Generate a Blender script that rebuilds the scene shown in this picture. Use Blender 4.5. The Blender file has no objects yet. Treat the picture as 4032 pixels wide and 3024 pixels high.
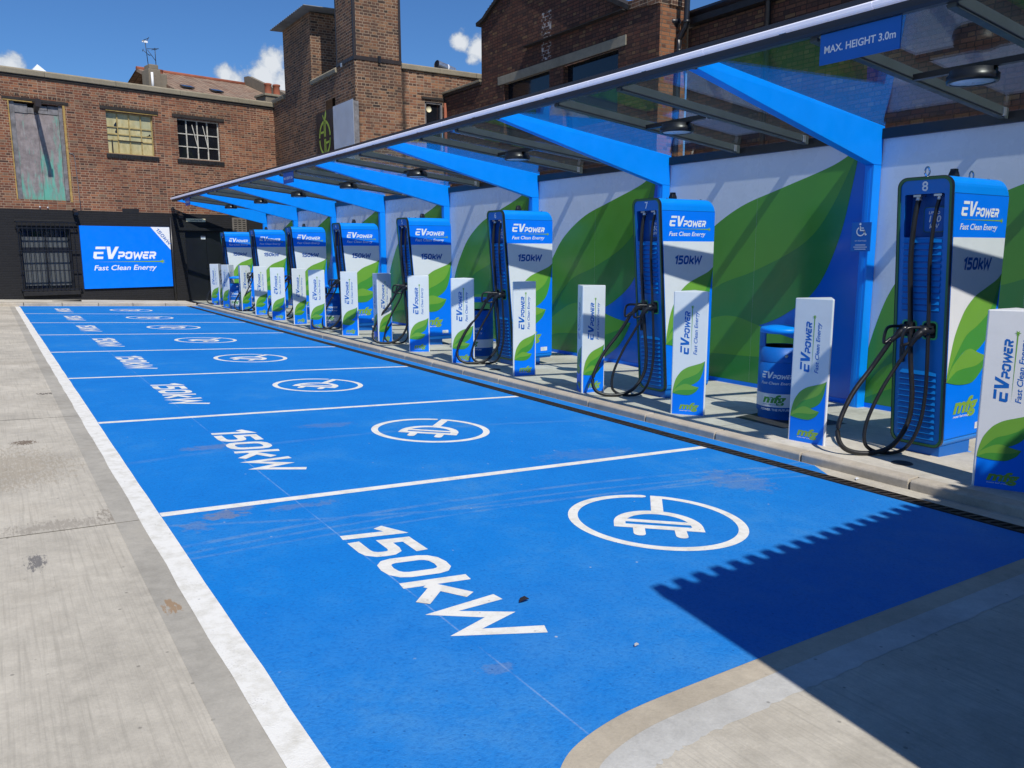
import bpy, bmesh, math, random
from mathutils import Vector, Matrix
from mathutils.geometry import tessellate_polygon
random.seed(7)
R = math.radians
sc = bpy.context.scene
COL = sc.collection

# ------------------------------------------------------------------ camera, sky, sun, exposure
cam_d = bpy.data.cameras.new('camera'); cam = bpy.data.objects.new('camera', cam_d); COL.objects.link(cam)
PITCH, YAW, ROLL = 0.16634, 0.57973, -0.0013
_cp, _sp, _cy, _sy = math.cos(PITCH), math.sin(PITCH), math.cos(YAW), math.sin(YAW)
_f = Vector((_sy*_cp, _cy*_cp, -_sp)); _r = Vector((_cy, -_sy, 0)); _u = _r.cross(_f)
_r2 = math.cos(ROLL)*_r + math.sin(ROLL)*_u; _u2 = -math.sin(ROLL)*_r + math.cos(ROLL)*_u
M = Matrix((( _r2.x, _u2.x, -_f.x, -0.714), (_r2.y, _u2.y, -_f.y, -4.682), (_r2.z, _u2.z, -_f.z, 1.468), (0, 0, 0, 1)))
cam.matrix_world = M
cam_d.sensor_width = 36; cam_d.lens = 36*3140.94/4032; cam_d.clip_start = 0.05; cam_d.clip_end = 2000
sc.camera = cam
sc.view_settings.view_transform = 'Standard'; sc.view_settings.look = 'None'
sc.view_settings.exposure = 0.0; sc.view_settings.gamma = 1.0; sc.view_settings.use_curve_mapping = False

SUN_TO = Vector((-0.135, -0.81, 1.0)).normalized()
SUN_EL = math.asin(SUN_TO.z); SUN_ROT = math.atan2(SUN_TO.x, SUN_TO.y)
sun_d = bpy.data.lights.new('sun', 'SUN'); sun_d.energy = 4.5; sun_d.angle = R(0.53); sun_d.color = (1.0, 0.95, 0.87)
sun = bpy.data.objects.new('sun', sun_d); COL.objects.link(sun)
sun.rotation_euler = SUN_TO.to_track_quat('Z', 'Y').to_euler()

W = bpy.data.worlds.new('World'); sc.world = W; W.use_nodes = True
nt = W.node_tree; nt.nodes.clear()
def wn(t, **k):
    n = nt.nodes.new(t)
    for a, b in k.items(): setattr(n, a, b)
    return n
wout = wn('ShaderNodeOutputWorld'); wbg = wn('ShaderNodeBackground'); wcl = wn('ShaderNodeBackground'); wmix = wn('ShaderNodeMixShader')
sky = wn('ShaderNodeTexSky', sky_type='NISHITA', sun_disc=False)
sky.sun_elevation = SUN_EL; sky.sun_rotation = SUN_ROT; sky.altitude = 0; sky.air_density = 1.0; sky.dust_density = 0.0; sky.ozone_density = 6.0
wbg.inputs['Strength'].default_value = 0.11
tint = wn('ShaderNodeMix', data_type='RGBA', blend_type='MULTIPLY'); tint.inputs[0].default_value = 1.0; tint.inputs[7].default_value = (.46, .69, .93, 1)
nt.links.new(sky.outputs[0], tint.inputs[6]); nt.links.new(tint.outputs[2], wbg.inputs['Color'])
tc = wn('ShaderNodeTexCoord')
noi = wn('ShaderNodeTexNoise'); noi.inputs['Scale'].default_value = 34; noi.inputs['Detail'].default_value = 9; noi.inputs['Roughness'].default_value = 0.62
nt.links.new(tc.outputs['Generated'], noi.inputs['Vector'])
clouds = [(16.7, 11.0, 1.3), (15.1, 10.6, 1.15), (17.3, 12.0, .95), (18.2, 10.4, 1.5), (14.4, 11.1, .7), (17, 9.6, 1.8), (30.9, 13.2, 1.0), (29.8, 13.6, .75), (31.7, 13.5, 1.1), (30.6, 12.6, .6),
          (2.4, 10.4, 1.05), (1.3, 10.2, 1.3), (3.4, 10.0, .6), (-20, 14, 5), (-28, 16, 6), (60, 22, 7), (95, 18, 8), (-70, 25, 8), (150, 20, 9), (210, 15, 9), (-120, 22, 7)]
last = None
def vmath(op, a, b):
    n = wn('ShaderNodeVectorMath', operation=op); nt.links.new(a, n.inputs[0]); n.inputs[1].default_value = b; return n
def smath(op, a, b):
    n = wn('ShaderNodeMath', operation=op)
    for i, x in enumerate((a, b)):
        if isinstance(x, (int, float)): n.inputs[i].default_value = x
        else: nt.links.new(x, n.inputs[i])
    return n.outputs[0]
for az, el, r in clouds:
    a, e = R(az), R(el)
    d = vmath('DISTANCE', tc.outputs['Generated'], (math.sin(a)*math.cos(e), math.cos(a)*math.cos(e), math.sin(e)))
    q = smath('DIVIDE', d.outputs['Value'], R(r))
    last = q if last is None else smath('MINIMUM', last, q)
dens = smath('SUBTRACT', smath('MULTIPLY', noi.outputs['Fac'], 2.3), smath('MULTIPLY', last, 0.8))
ramp = wn('ShaderNodeValToRGB'); ramp.color_ramp.elements[0].position = 0.38; ramp.color_ramp.elements[1].position = 0.75
ramp.color_ramp.elements[0].color = (0, 0, 0, 1); ramp.color_ramp.elements[1].color = (.93, .93, .93, 1)
nt.links.new(dens, ramp.inputs[0])
ccol = wn('ShaderNodeValToRGB'); ccol.color_ramp.elements[0].position = 0.45; ccol.color_ramp.elements[1].position = 1.0
ccol.color_ramp.elements[0].color = (.33, .42, .56, 1); ccol.color_ramp.elements[1].color = (.78, .81, .84, 1)
nt.links.new(dens, ccol.inputs[0]); nt.links.new(ccol.outputs[0], wcl.inputs['Color']); wcl.inputs['Strength'].default_value = 1.0
nt.links.new(ramp.outputs[0], wmix.inputs[0]); nt.links.new(wbg.outputs[0], wmix.inputs[1]); nt.links.new(wcl.outputs[0], wmix.inputs[2])
nt.links.new(wmix.outputs[0], wout.inputs[0])

# ------------------------------------------------------------------ materials
def new_mat(name):
    m = bpy.data.materials.new(name); m.use_nodes = True
    n = m.node_tree; n.nodes.clear()
    o = n.nodes.new('ShaderNodeOutputMaterial'); b = n.nodes.new('ShaderNodeBsdfPrincipled')
    n.links.new(b.outputs[0], o.inputs[0])
    return m, n, b
class NB:
    """little node helper"""
    def __init__(s, n): s.n = n
    def add(s, t, **k):
        x = s.n.nodes.new(t)
        for a, b in k.items(): setattr(x, a, b)
        return x
    def link(s, a, b): s.n.links.new(a, b)
    def coords(s, kind='Object', scale=(1, 1, 1), loc=(0, 0, 0)):
        t = s.add('ShaderNodeTexCoord'); m = s.add('ShaderNodeMapping')
        m.inputs['Scale'].default_value = scale; m.inputs['Location'].default_value = loc
        s.link(t.outputs[kind], m.inputs['Vector']); return m.outputs[0]
    def noise(s, vec, scale, detail=4, rough=.55, dist=0):
        x = s.add('ShaderNodeTexNoise'); x.inputs['Scale'].default_value = scale; x.inputs['Detail'].default_value = detail
        x.inputs['Roughness'].default_value = rough; x.inputs['Distortion'].default_value = dist
        s.link(vec, x.inputs['Vector']); return x.outputs['Fac']
    def ramp(s, fac, stops):
        x = s.add('ShaderNodeValToRGB'); e = x.color_ramp.elements
        while len(e) < len(stops): e.new(.5)
        for i, (p, c) in enumerate(stops):
            e[i].position = p; e[i].color = (c, c, c, 1) if isinstance(c, (int, float)) else (*c, 1)
        s.link(fac, x.inputs[0]); return x.outputs[0]
    def mix(s, fac, a, b, mode='MIX'):
        x = s.add('ShaderNodeMix', data_type='RGBA', blend_type=mode)
        for i, v in ((0, fac), (6, a), (7, b)):
            if isinstance(v, (int, float)): x.inputs[i].default_value = v
            elif isinstance(v, tuple): x.inputs[i].default_value = (*v, 1)
            else: s.link(v, x.inputs[i])
        return x.outputs[2]
    def math(s, op, a, b=0.0, c=0.0):
        x = s.add('ShaderNodeMath', operation=op)
        for i, v in enumerate((a, b, c)):
            if isinstance(v, (int, float)): x.inputs[i].default_value = v
            else: s.link(v, x.inputs[i])
        return x.outputs[0]
    def bump(s, h, strength, dist=.01):
        x = s.add('ShaderNodeBump'); x.inputs['Strength'].default_value = strength; x.inputs['Distance'].default_value = dist
        s.link(h, x.inputs['Height']); return x.outputs[0]
def setp(b, rough=.5, metal=0., spec=.5, coat=0.):
    b.inputs['Roughness'].default_value = rough; b.inputs['Metallic'].default_value = metal
    b.inputs['Specular IOR Level'].default_value = spec
    if coat: b.inputs['Coat Weight'].default_value = coat; b.inputs['Coat Roughness'].default_value = .08
def simple(name, col, rough=.5, metal=0., spec=.5, var=.12, scale=3., bump=0., bscale=60., dirt=0.):
    """a surface with slight unevenness of tone and gloss"""
    m, n, b = new_mat(name); nb = NB(n); setp(b, rough, metal, spec)
    v = nb.coords()
    f = nb.noise(v, scale, 5, .6)
    lo = tuple(c*(1-var) for c in col); hi = tuple(min(1, c*(1+var)) for c in col)
    c = nb.ramp(f, [(.3, lo), (.7, hi)])
    if dirt:
        d = nb.ramp(nb.noise(v, scale*2.7, 8, .7), [(.52, 0.), (.72, dirt)])
        c = nb.mix(d, c, (.16, .14, .11))
    nb.link(c, b.inputs['Base Color'])
    nb.link(nb.ramp(nb.noise(v, scale*4, 4), [(.3, max(.02, rough*.8)), (.7, min(1, rough*1.2))]), b.inputs['Roughness'])
    if bump: nb.link(nb.bump(nb.noise(v, bscale, 6, .6), bump, .004), b.inputs['Normal'])
    return m

def brick_mat(name, tones, mortar, soot=.35, extra=None, soft=.5, rowh=.075):
    m, n, b = new_mat(name); nb = NB(n); setp(b, .9, 0, .2)
    uv = nb.add('ShaderNodeUVMap'); 
    wob = nb.add('ShaderNodeTexNoise'); wob.inputs['Scale'].default_value = 5; wob.inputs['Detail'].default_value = 3
    nb.link(uv.outputs[0], wob.inputs['Vector'])
    va = nb.add('ShaderNodeVectorMath', operation='MULTIPLY_ADD'); nb.link(wob.outputs['Color'], va.inputs[0]); va.inputs[1].default_value = (.012, .012, 0); nb.link(uv.outputs[0], va.inputs[2])
    br = nb.add('ShaderNodeTexBrick', offset=.5, offset_frequency=2, squash=.52, squash_frequency=2)
    br.inputs['Color1'].default_value = (0, 0, 0, 1); br.inputs['Color2'].default_value = (1, 1, 1, 1); br.inputs['Mortar'].default_value = (.5, .5, .5, 1)
    br.inputs['Scale'].default_value = 1; br.inputs['Mortar Size'].default_value = .009; br.inputs['Mortar Smooth'].default_value = .35
    br.inputs['Brick Width'].default_value = .225; br.inputs['Row Height'].default_value = rowh; br.inputs['Bias'].default_value = 0
    nb.link(va.outputs[0], br.inputs['Vector'])
    grain = nb.noise(uv.outputs[0], 55, 6, .65)
    k = nb.math('ADD', br.outputs['Color'], nb.math('MULTIPLY', nb.math('SUBTRACT', grain, .5), .55))
    st = [(i/(len(tones)-1), t) for i, t in enumerate(tones)]
    c = nb.ramp(k, st)
    big = nb.ramp(nb.noise(uv.outputs[0], .55, 6, .62), [(.36, 0.), (.7, soot)])
    c = nb.mix(big, c, nb.mix(.78, c, (.03, .026, .024)))
    mr = nb.mix(nb.ramp(nb.noise(uv.outputs[0], 1.1, 4), [(.4, 0.), (.62, soft)]), mortar, tuple(x*.32 for x in mortar))
    c = nb.mix(br.outputs['Fac'], c, mr)
    if extra: c = extra(nb, c, uv.outputs[0], grain)
    nb.link(c, b.inputs['Base Color'])
    h = nb.math('SUBTRACT', nb.math('MULTIPLY', grain, .35), br.outputs['Fac'])
    nb.link(nb.bump(h, .8, .012), b.inputs['Normal'])
    return m
TONES_RED = [(.055, .036, .03), (.18, .068, .04), (.225, .08, .044), (.115, .06, .042), (.27, .105, .055), (.32, .14, .072), (.18, .125, .085)]
TONES_DARK = [(.04, .032, .028), (.11, .06, .042), (.15, .075, .048), (.075, .05, .04), (.23, .11, .06), (.18, .092, .056), (.28, .15, .08)]
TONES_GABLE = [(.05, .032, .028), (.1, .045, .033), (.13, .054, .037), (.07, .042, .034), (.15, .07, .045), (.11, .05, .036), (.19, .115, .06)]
M_BRICKD = brick_mat('sooty_brick', TONES_DARK, (.36, .27, .19), .55)
def efflor(nb, c, uv, grain):
    s = nb.add('ShaderNodeSeparateXYZ'); nb.link(uv, s.inputs[0])
    dx = nb.math('ABSOLUTE', nb.math('SUBTRACT', s.outputs[0], 11.36)); dz = nb.math('ABSOLUTE', nb.math('SUBTRACT', s.outputs[1], 6.4))
    mk = nb.math('MULTIPLY', nb.math('LESS_THAN', dx, .19), nb.math('LESS_THAN', dz, .53))
    t = nb.add('ShaderNodeTexBrick', offset=.5, squash=.52, squash_frequency=2)
    t.inputs['Color1'].default_value = (0, 0, 0, 1); t.inputs['Color2'].default_value = (1, 1, 1, 1); t.inputs['Mortar'].default_value = (1, 1, 1, 1); t.inputs['Scale'].default_value = 1; t.inputs['Brick Width'].default_value = .225; t.inputs['Row Height'].default_value = .075; t.inputs['Mortar Size'].default_value = .007
    nb.link(uv, t.inputs['Vector'])
    k = nb.math('MULTIPLY', mk, nb.ramp(nb.math('MULTIPLY', t.outputs['Color'], nb.ramp(nb.noise(uv, 9, 3), [(.38, .3), (.55, 1.)])), [(.55, 0.), (.75, .8)]))
    return nb.mix(k, c, (.5, .47, .45))
def streak(nb, c, uv, grain):
    s_ = nb.add('ShaderNodeSeparateXYZ'); nb.link(uv, s_.inputs[0])
    n1 = nb.noise(uv, 3.2, 6, .7)
    a = nb.math('SUBTRACT', 1.05, nb.math('DIVIDE', nb.math('ABSOLUTE', nb.math('SUBTRACT', s_.outputs[0], 9.47)), .16)); k = nb.math('ADD', a, nb.math('MULTIPLY', nb.math('SUBTRACT', n1, .5), 2.))
    c = nb.mix(nb.ramp(k, [(.3, 0.), (.9, .8)]), c, (.022, .02, .019))
    a2 = nb.math('SUBTRACT', 1., nb.math('DIVIDE', nb.math('ABSOLUTE', nb.math('SUBTRACT', s_.outputs[0], 8.1)), .13)); k2 = nb.math('ADD', a2, nb.math('MULTIPLY', nb.math('SUBTRACT', n1, .5), 2.))
    return nb.mix(nb.ramp(k2, [(.3, 0.), (.9, .75)]), c, (.022, .02, .019))
M_BRICKL = brick_mat('streaked_brick', [(.06, .042, .034), (.2, .09, .055), (.25, .11, .062), (.12, .07, .05), (.29, .135, .075), (.33, .17, .09), (.2, .14, .1)], (.42, .31, .22), .3, streak)
def sootband(nb, c, uv, grain):
    s_ = nb.add('ShaderNodeSeparateXYZ'); nb.link(uv, s_.inputs[0]); n1 = nb.noise(uv, 1.6, 7, .72)
    k = nb.math('ADD', nb.math('MULTIPLY', nb.math('SUBTRACT', s_.outputs[1], 6.05), 2.2), nb.math('MULTIPLY', nb.math('SUBTRACT', n1, .5), 3.))
    return nb.mix(nb.ramp(k, [(.2, 0.), (1., .7)]), c, (.04, .033, .03))
M_BRICK = brick_mat('red_brick', TONES_RED, (.38, .265, .185), .45, sootband, rowh=.068)
M_BRICKG = brick_mat('gable_brick', TONES_GABLE, (.045, .03, .026), .35, efflor, .3)
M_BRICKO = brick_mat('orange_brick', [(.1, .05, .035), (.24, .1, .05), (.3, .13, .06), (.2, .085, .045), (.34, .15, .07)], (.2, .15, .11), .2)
def black_tint(nb, c, uv, grain): return nb.mix(nb.ramp(grain, [(.5, .9), (.8, .6)]), c, (.016, .0165, .019))
M_BLACKBRICK = brick_mat('black_painted_brick', [(.03, .03, .032), (.06, .06, .062), (.04, .04, .042)], (.10, .10, .105), .1, black_tint, rowh=.068)

def concrete(name, col, brush=0., spots=(), pores=.5, dirt=.5, rough=.9):
    m, n, b = new_mat(name); nb = NB(n); setp(b, rough, 0, .25)
    v = nb.coords()
    f = nb.noise(v, 1.3, 8, .62); g = nb.noise(v, 14, 6, .65); h = nb.noise(v, 90, 4, .6)
    lo = tuple(c*.72 for c in col); hi = tuple(c*1.16 for c in col)
    c = nb.ramp(nb.math('ADD', nb.math('MULTIPLY', f, .55), nb.math('ADD', nb.math('MULTIPLY', g, .3), nb.math('MULTIPLY', h, .15))), [(.36, lo), (.62, hi)])
    hgt = nb.math('ADD', nb.math('MULTIPLY', h, .5), nb.math('MULTIPLY', g, .5))
    if brush:
        vb = nb.coords('Object', (70, 1.6, 1)); w = nb.noise(vb, 1., 5, .6, .2)
        c = nb.mix(nb.ramp(w, [(.28, .55*brush), (.5, 0.)]), c, tuple(x*.62 for x in col)); hgt = nb.math('ADD', hgt, nb.math('MULTIPLY', w, brush))
    if pores:
        vo = nb.add('ShaderNodeTexVoronoi'); vo.inputs['Scale'].default_value = 9; nb.link(v, vo.inputs['Vector'])
        p = nb.ramp(vo.outputs['Distance'], [(.045, pores), (.075, 0.)])
        c = nb.mix(p, c, (.10, .095, .085))
    if dirt:
        d = nb.ramp(nb.noise(v, .9, 9, .7), [(.5, 0.), (.78, dirt)]); c = nb.mix(d, c, (.26, .22, .16))
    sx = nb.add('ShaderNodeSeparateXYZ'); nb.link(v, sx.inputs[0])
    for (px, py, rx, ry, colr, amt) in spots:
        a = nb.math('POWER', nb.math('DIVIDE', nb.math('SUBTRACT', sx.outputs[0], px), rx), 2.); e = nb.math('POWER', nb.math('DIVIDE', nb.math('SUBTRACT', sx.outputs[1], py), ry), 2.)
        k = nb.math('SUBTRACT', nb.math('MULTIPLY', nb.math('ADD', g, nb.math('MULTIPLY', nb.math('SUBTRACT', nb.noise(nb.coords('Object', (60, 14, 1)), 1., 5, .7), .5), 2.2)), 2.4), nb.math('ADD', a, e))
        c = nb.mix(nb.ramp(k, [(.4, 0.), (1.4, amt)]), c, colr)
    nb.link(c, b.inputs['Base Color']); nb.link(nb.bump(hgt, .45, .006), b.inputs['Normal'])
    return m
M_CONC = concrete('brushed_concrete', (.53, .49, .41), 1., [(-.58, 2.29, .1, .1, (.12, .08, .05), .8), (-.64, -.5, .05, .13, (.1, .1, .11), .75), (-.19, -1.3, .05, .09, (.3, .17, .07), .7), (-.3, 4.72, .1, .08, (.07, .06, .05), .8), (-.75, 1.5, .5, .7, (.3, .25, .18), .5), (-.5, .05, .3, .12, (.27, .24, .2), .6), (-.2, .12, .12, .2, (.25, .22, .18), .7)])
M_SMOOTH = concrete('smooth_concrete', (.42, .395, .34), 0, [(-.19, -1.3, .04, .09, (.3, .17, .07), .7)], .2, .4)
M_PAVE = concrete('pavement_concrete', (.56, .525, .45), .25, (), .4, .4)
M_KERB = concrete('kerb_concrete', (.47, .42, .345), 0, (), .25, .8)
M_BEIGE = concrete('beige_edging', (.49, .43, .335), 0, (), .25, .3)
M_GREY = concrete('grey_screed', (.52, .515, .485), 0, (), .5, .2)
M_COPING = concrete('coping_stone', (.27, .235, .17), 0, (), .2, .9)
M_LINTEL = concrete('concrete_lintel', (.24, .22, .17), 0, (), .2, .5)
M_RENDER = concrete('cement_render', (.2, .17, .13), 0, (), .1, .8)

def bay_paint():
    m, n, b = new_mat('blue_bay_paint'); nb = NB(n); setp(b, .7, 0, .2)
    v = nb.coords(); sx = nb.add('ShaderNodeSeparateXYZ'); nb.link(v, sx.inputs[0])
    big = nb.noise(v, .8, 7, .62); mid = nb.noise(v, 4.5, 7, .68); fine = nb.noise(v, 60, 4, .6)
    c = nb.ramp(nb.math('ADD', nb.math('MULTIPLY', big, .6), nb.math('MULTIPLY', mid, .4)), [(.36, (.003, .180, .60)), (.64, (.008, .222, .66))])
    dust = nb.ramp(nb.math('MULTIPLY', nb.ramp(big, [(.46, 0.), (.68, 1.)]), nb.ramp(mid, [(.38, .1), (.72, 1.)])), [(.1, 0.), (.9, .34)])
    c = nb.mix(dust, c, (.11, .28, .47))
    near = nb.math('MULTIPLY', nb.ramp(nb.math('MULTIPLY_ADD', sx.outputs[1], -1., -1.3), [(0., 0.), (1., .5)]), nb.ramp(mid, [(.35, .25), (.7, 1.)]))
    c = nb.mix(nb.math('MULTIPLY', near, .5), c, (.13, .30, .50))
    drain = nb.math('MULTIPLY', nb.ramp(sx.outputs[0], [(0, 0.), (1, 1.)]), 0.)
    # sweeping pale tyre scuffs
    for (cx, cy, rad, wd, amt) in ((1.7, -12.4, 11.93, .03, .33), (1.5, -12.4, 11.8, .022, .3), (1.3, -14.6, 13.88, .02, .28), (3.4, 9.5, 10.3, .025, .3), (2.2, -6., 7.62, .05, .16)):
        dx = nb.math('SUBTRACT', sx.outputs[0], cx); dy = nb.math('SUBTRACT', sx.outputs[1], cy)
        d = nb.math('ABSOLUTE', nb.math('SUBTRACT', nb.math('SQRT', nb.math('ADD', nb.math('MULTIPLY', dx, dx), nb.math('MULTIPLY', dy, dy))), rad))
        k = nb.math('MULTIPLY', nb.ramp(nb.math('DIVIDE', d, wd), [(.35, 1.), (1., 0.)]), nb.ramp(mid, [(.32, 0.), (.62, amt)]))
        c = nb.mix(k, c, (.25, .33, .42))
    for (px, py, rx, ry, amt) in ((.3, -.16, .15, .08, .5), (.42, -.08, .08, .06, .4), (.12, -.3, .1, .12, .25), (.75, -.17, .25, .06, .25), (.72, -2.4, .08, .05, .2), (1.75, 2.1, .3, .12, .2), (.65, 1.6, .3, .1, .3), (3.7, -.9, .3, .35, .22), (3.2, .2, .5, .2, .12)):
        a = nb.math('POWER', nb.math('DIVIDE', nb.math('SUBTRACT', sx.outputs[0], px), rx), 2.); e = nb.math('POWER', nb.math('DIVIDE', nb.math('SUBTRACT', sx.outputs[1], py), ry), 2.)
        k = nb.math('SUBTRACT', nb.math('MULTIPLY', nb.math('ADD', mid, nb.math('MULTIPLY', nb.math('SUBTRACT', nb.noise(v, 17, 6, .7), .5), 1.6)), 2.6), nb.math('ADD', a, e))
        c = nb.mix(nb.ramp(k, [(.5, 0.), (1.5, amt)]), c, (.28, .22, .13))
    # ruled construction line and pale specks
    ln = nb.math('ABSOLUTE', nb.math('SUBTRACT', sx.outputs[0], .742)); k = nb.math('MULTIPLY', nb.math('LESS_THAN', ln, .004), nb.ramp(mid, [(.38, .0), (.66, .38)])); c = nb.mix(k, c, (.45, .55, .7))
    vo = nb.add('ShaderNodeTexVoronoi'); vo.inputs['Scale'].default_value = 7; nb.link(v, vo.inputs['Vector'])
    c = nb.mix(nb.math('MULTIPLY', nb.ramp(vo.outputs['Distance'], [(.03, .8), (.055, 0.)]), nb.ramp(mid, [(.5, 0.), (.55, 1.)])), c, (.5, .52, .55))
    vo2 = nb.add('ShaderNodeTexVoronoi'); vo2.inputs['Scale'].default_value = 16; nb.link(v, vo2.inputs['Vector'])
    c = nb.mix(nb.ramp(vo2.outputs['Distance'], [(.05, .6), (.09, 0.)]), c, (.006, .07, .25))
    grit = nb.noise(v, 150, 3, .6); c = nb.mix(nb.ramp(fine, [(.32, .42), (.52, 0.)]), c, (.003, .11, .42)); c = nb.mix(nb.ramp(grit, [(.58, 0.), (.78, .35)]), c, (.09, .33, .75))
    nb.link(c, b.inputs['Base Color']); nb.link(nb.bump(nb.math('ADD', fine, nb.math('ADD', nb.math('MULTIPLY', mid, .4), nb.math('MULTIPLY', grit, .6))), .55, .006), b.inputs['Normal'])
    return m
M_BAY = bay_paint()
def road_white():
    m, n, b = new_mat('white_road_paint'); nb = NB(n); setp(b, .75, 0, .3); v = nb.coords()
    g = nb.noise(v, 11, 8, .7); h = nb.noise(v, 120, 3)
    c = nb.ramp(g, [(.3, (.62, .6, .53)), (.55, (.8, .79, .74))])
    c = nb.mix(nb.ramp(nb.math('MULTIPLY', nb.noise(v, 3., 7, .7), h), [(.33, 0.), (.48, .55)]), c, (.33, .32, .29))
    vo = nb.add('ShaderNodeTexVoronoi'); vo.inputs['Scale'].default_value = 14; nb.link(v, vo.inputs['Vector'])
    c = nb.mix(nb.ramp(vo.outputs['Distance'], [(.06, .5), (.1, 0.)]), c, (.25, .25, .24))
    nb.link(c, b.inputs['Base Color']); nb.link(nb.bump(h, .4, .004), b.inputs['Normal']); return m
M_LINE = road_white()

M_BLUE = simple('gloss_blue_steel', (.0, .27, .95), .38, 0, .35, .05, 2., .03, 200)
M_SIGNBLUE = simple('printed_blue', (.0, .195, .93), .45, 0, .25, .03, 2.)
M_FRONTBLUE = simple('satin_blue_plastic', (.0, .17, .56), .45, 0, .4, .06, 4., .05, 150)
M_DEEPBLUE = simple('deep_blue_plastic', (.0, .085, .36), .5, 0, .4, .06, 4.)
M_WHITE = simple('printed_white', (.78, .79, .8), .4, 0, .5, .025, 2., 0, 60, .06)
M_TEXTW = simple('white_lettering', (.84, .85, .86), .45, 0, .4, .02)
M_NAVY = simple('navy_lettering', (.004, .085, .37), .45, 0, .4, .05)
M_MIDBLUE = simple('mid_blue_lettering', (.004, .13, .5), .45, 0, .4, .05)
M_LEAF1 = simple('leaf_green_light', (.17, .39, .045), .4, 0, .5, .05, 2.)
M_LEAF2 = simple('leaf_green_dark', (.065, .30, .04), .4, 0, .5, .06, 2.)
M_WLEAF1 = simple('wall_green_light', (.095, .34, .035), .22, 0, .5, .07, 1.)
M_WLEAF2 = simple('wall_green_dark', (.035, .24, .05), .22, 0, .5, .08, 1.)
M_WBLUE = simple('wall_blue', (.0, .13, .64), .22, 0, .5, .05, 1.)
M_WWHITE = simple('wall_white', (.76, .79, .86), .28, 0, .5, .04, .8, 0, 60, .08)
M_LIME = simple('lime_lettering', (.22, .40, .05), .45, 0, .4, .06)
M_TRIM = simple('dark_green_trim', (.02, .14, .045), .4, 0, .5, .05)
M_RING = simple('green_socket_ring', (.05, .42, .16), .4, 0, .5, .05)
M_BLACK = simple('black_rubber', (.012, .012, .014), .42, 0, .5, .15, 8.)
M_BLACKM = simple('black_paint_metal', (.012, .013, .017), .35, 0, .5, .15, 3.)
M_BLACKW = simple('black_wall_paint', (.013, .013, .015), .55, 0, .4, .2, 2., .2, 30)
M_ANTH = simple('anthracite_aluminium', (.032, .035, .045), .42, .3, .5, .06, 2.)
M_RAFTER = simple('grey_rafter_paint', (.06, .075, .08), .45, .2, .5, .08, 2.)
M_STEEL = simple('galvanised_steel', (.5, .52, .55), .38, .85, .5, .15, 6.)
M_CHROME = simple('bright_steel', (.75, .76, .78), .15, 1., .5, .04)
M_LEDGLOW = simple('white_led_added_glow', (.74, .75, .86), .3, 0, .5, .03)
_pb = [x for x in M_LEDGLOW.node_tree.nodes if x.type == 'BSDF_PRINCIPLED'][0]; _pb.inputs['Emission Color'].default_value = (.78, .8, 1, 1); _pb.inputs['Emission Strength'].default_value = .22  # faint glow added to the unlit lens, standing in for reflected sky
M_LAMP = simple('opal_diffuser', (.70, .74, .80), .3, 0, .5, .02)
M_GREYP = simple('galvanised_grey_panel', (.52, .56, .62), .45, .1, .5, .12, 1.4)
M_DKBROWN = simple('dark_brown_panel', (.025, .019, .019), .5, 0, .4, .1)
M_SIGNLIME = simple('lime_sign_letters', (.33, .45, .06), .5, 0, .4, .05)
M_TIN = simple('corrugated_tin', (.30, .31, .30), .5, .5, .5, .25, 2.)
M_TERRA = simple('terracotta_pot', (.28, .09, .05), .8, 0, .3, .2, 4.)
M_CREAM = simple('cream_plate', (.72, .66, .45), .5, 0, .4, .06)
M_WOODD = simple('dark_timber', (.03, .026, .024), .8, 0, .3, .3, 6., .3, 20)
M_OCHRE = simple('ochre_timber', (.36, .24, .08), .8, 0, .3, .35, 7., .3, 20)
M_GREYWOOD = simple('weathered_timber', (.17, .165, .17), .85, 0, .3, .4, 7., .4, 18)
M_PUTTY = simple('putty_glazing_bar', (.35, .27, .11), .7, 0, .3, .35, 9.)
M_PALEBAR = simple('pale_glazing_bar', (.48, .46, .40), .7, 0, .3, .3, 9.)
M_DARKGLASS = simple('dark_window_glass', (.008, .010, .014), .06, 0, .6, .2, 3.)
M_BLINDGREY = simple('grey_window_blind', (.09, .098, .10), .25, 0, .5, .12, 3.)
M_VENT = simple('perforated_grey_plate', (.16, .145, .125), .6, .1, .4, .2, 4.)
M_MANHOLE = simple('cast_iron', (.06, .06, .06), .6, .5, .5, .3, 10., .4, 60)
M_JOINT = simple('joint_filler', (.17, .155, .125), .9, 0, .2, .4, 20.)
M_GRATE = simple('drain_slot_black', (.006, .006, .007), .8, 0, .2, .3)
M_GRATEBAR = simple('drain_grating_iron', (.055, .045, .036), .7, .3, .4, .35, 14.)
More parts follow.
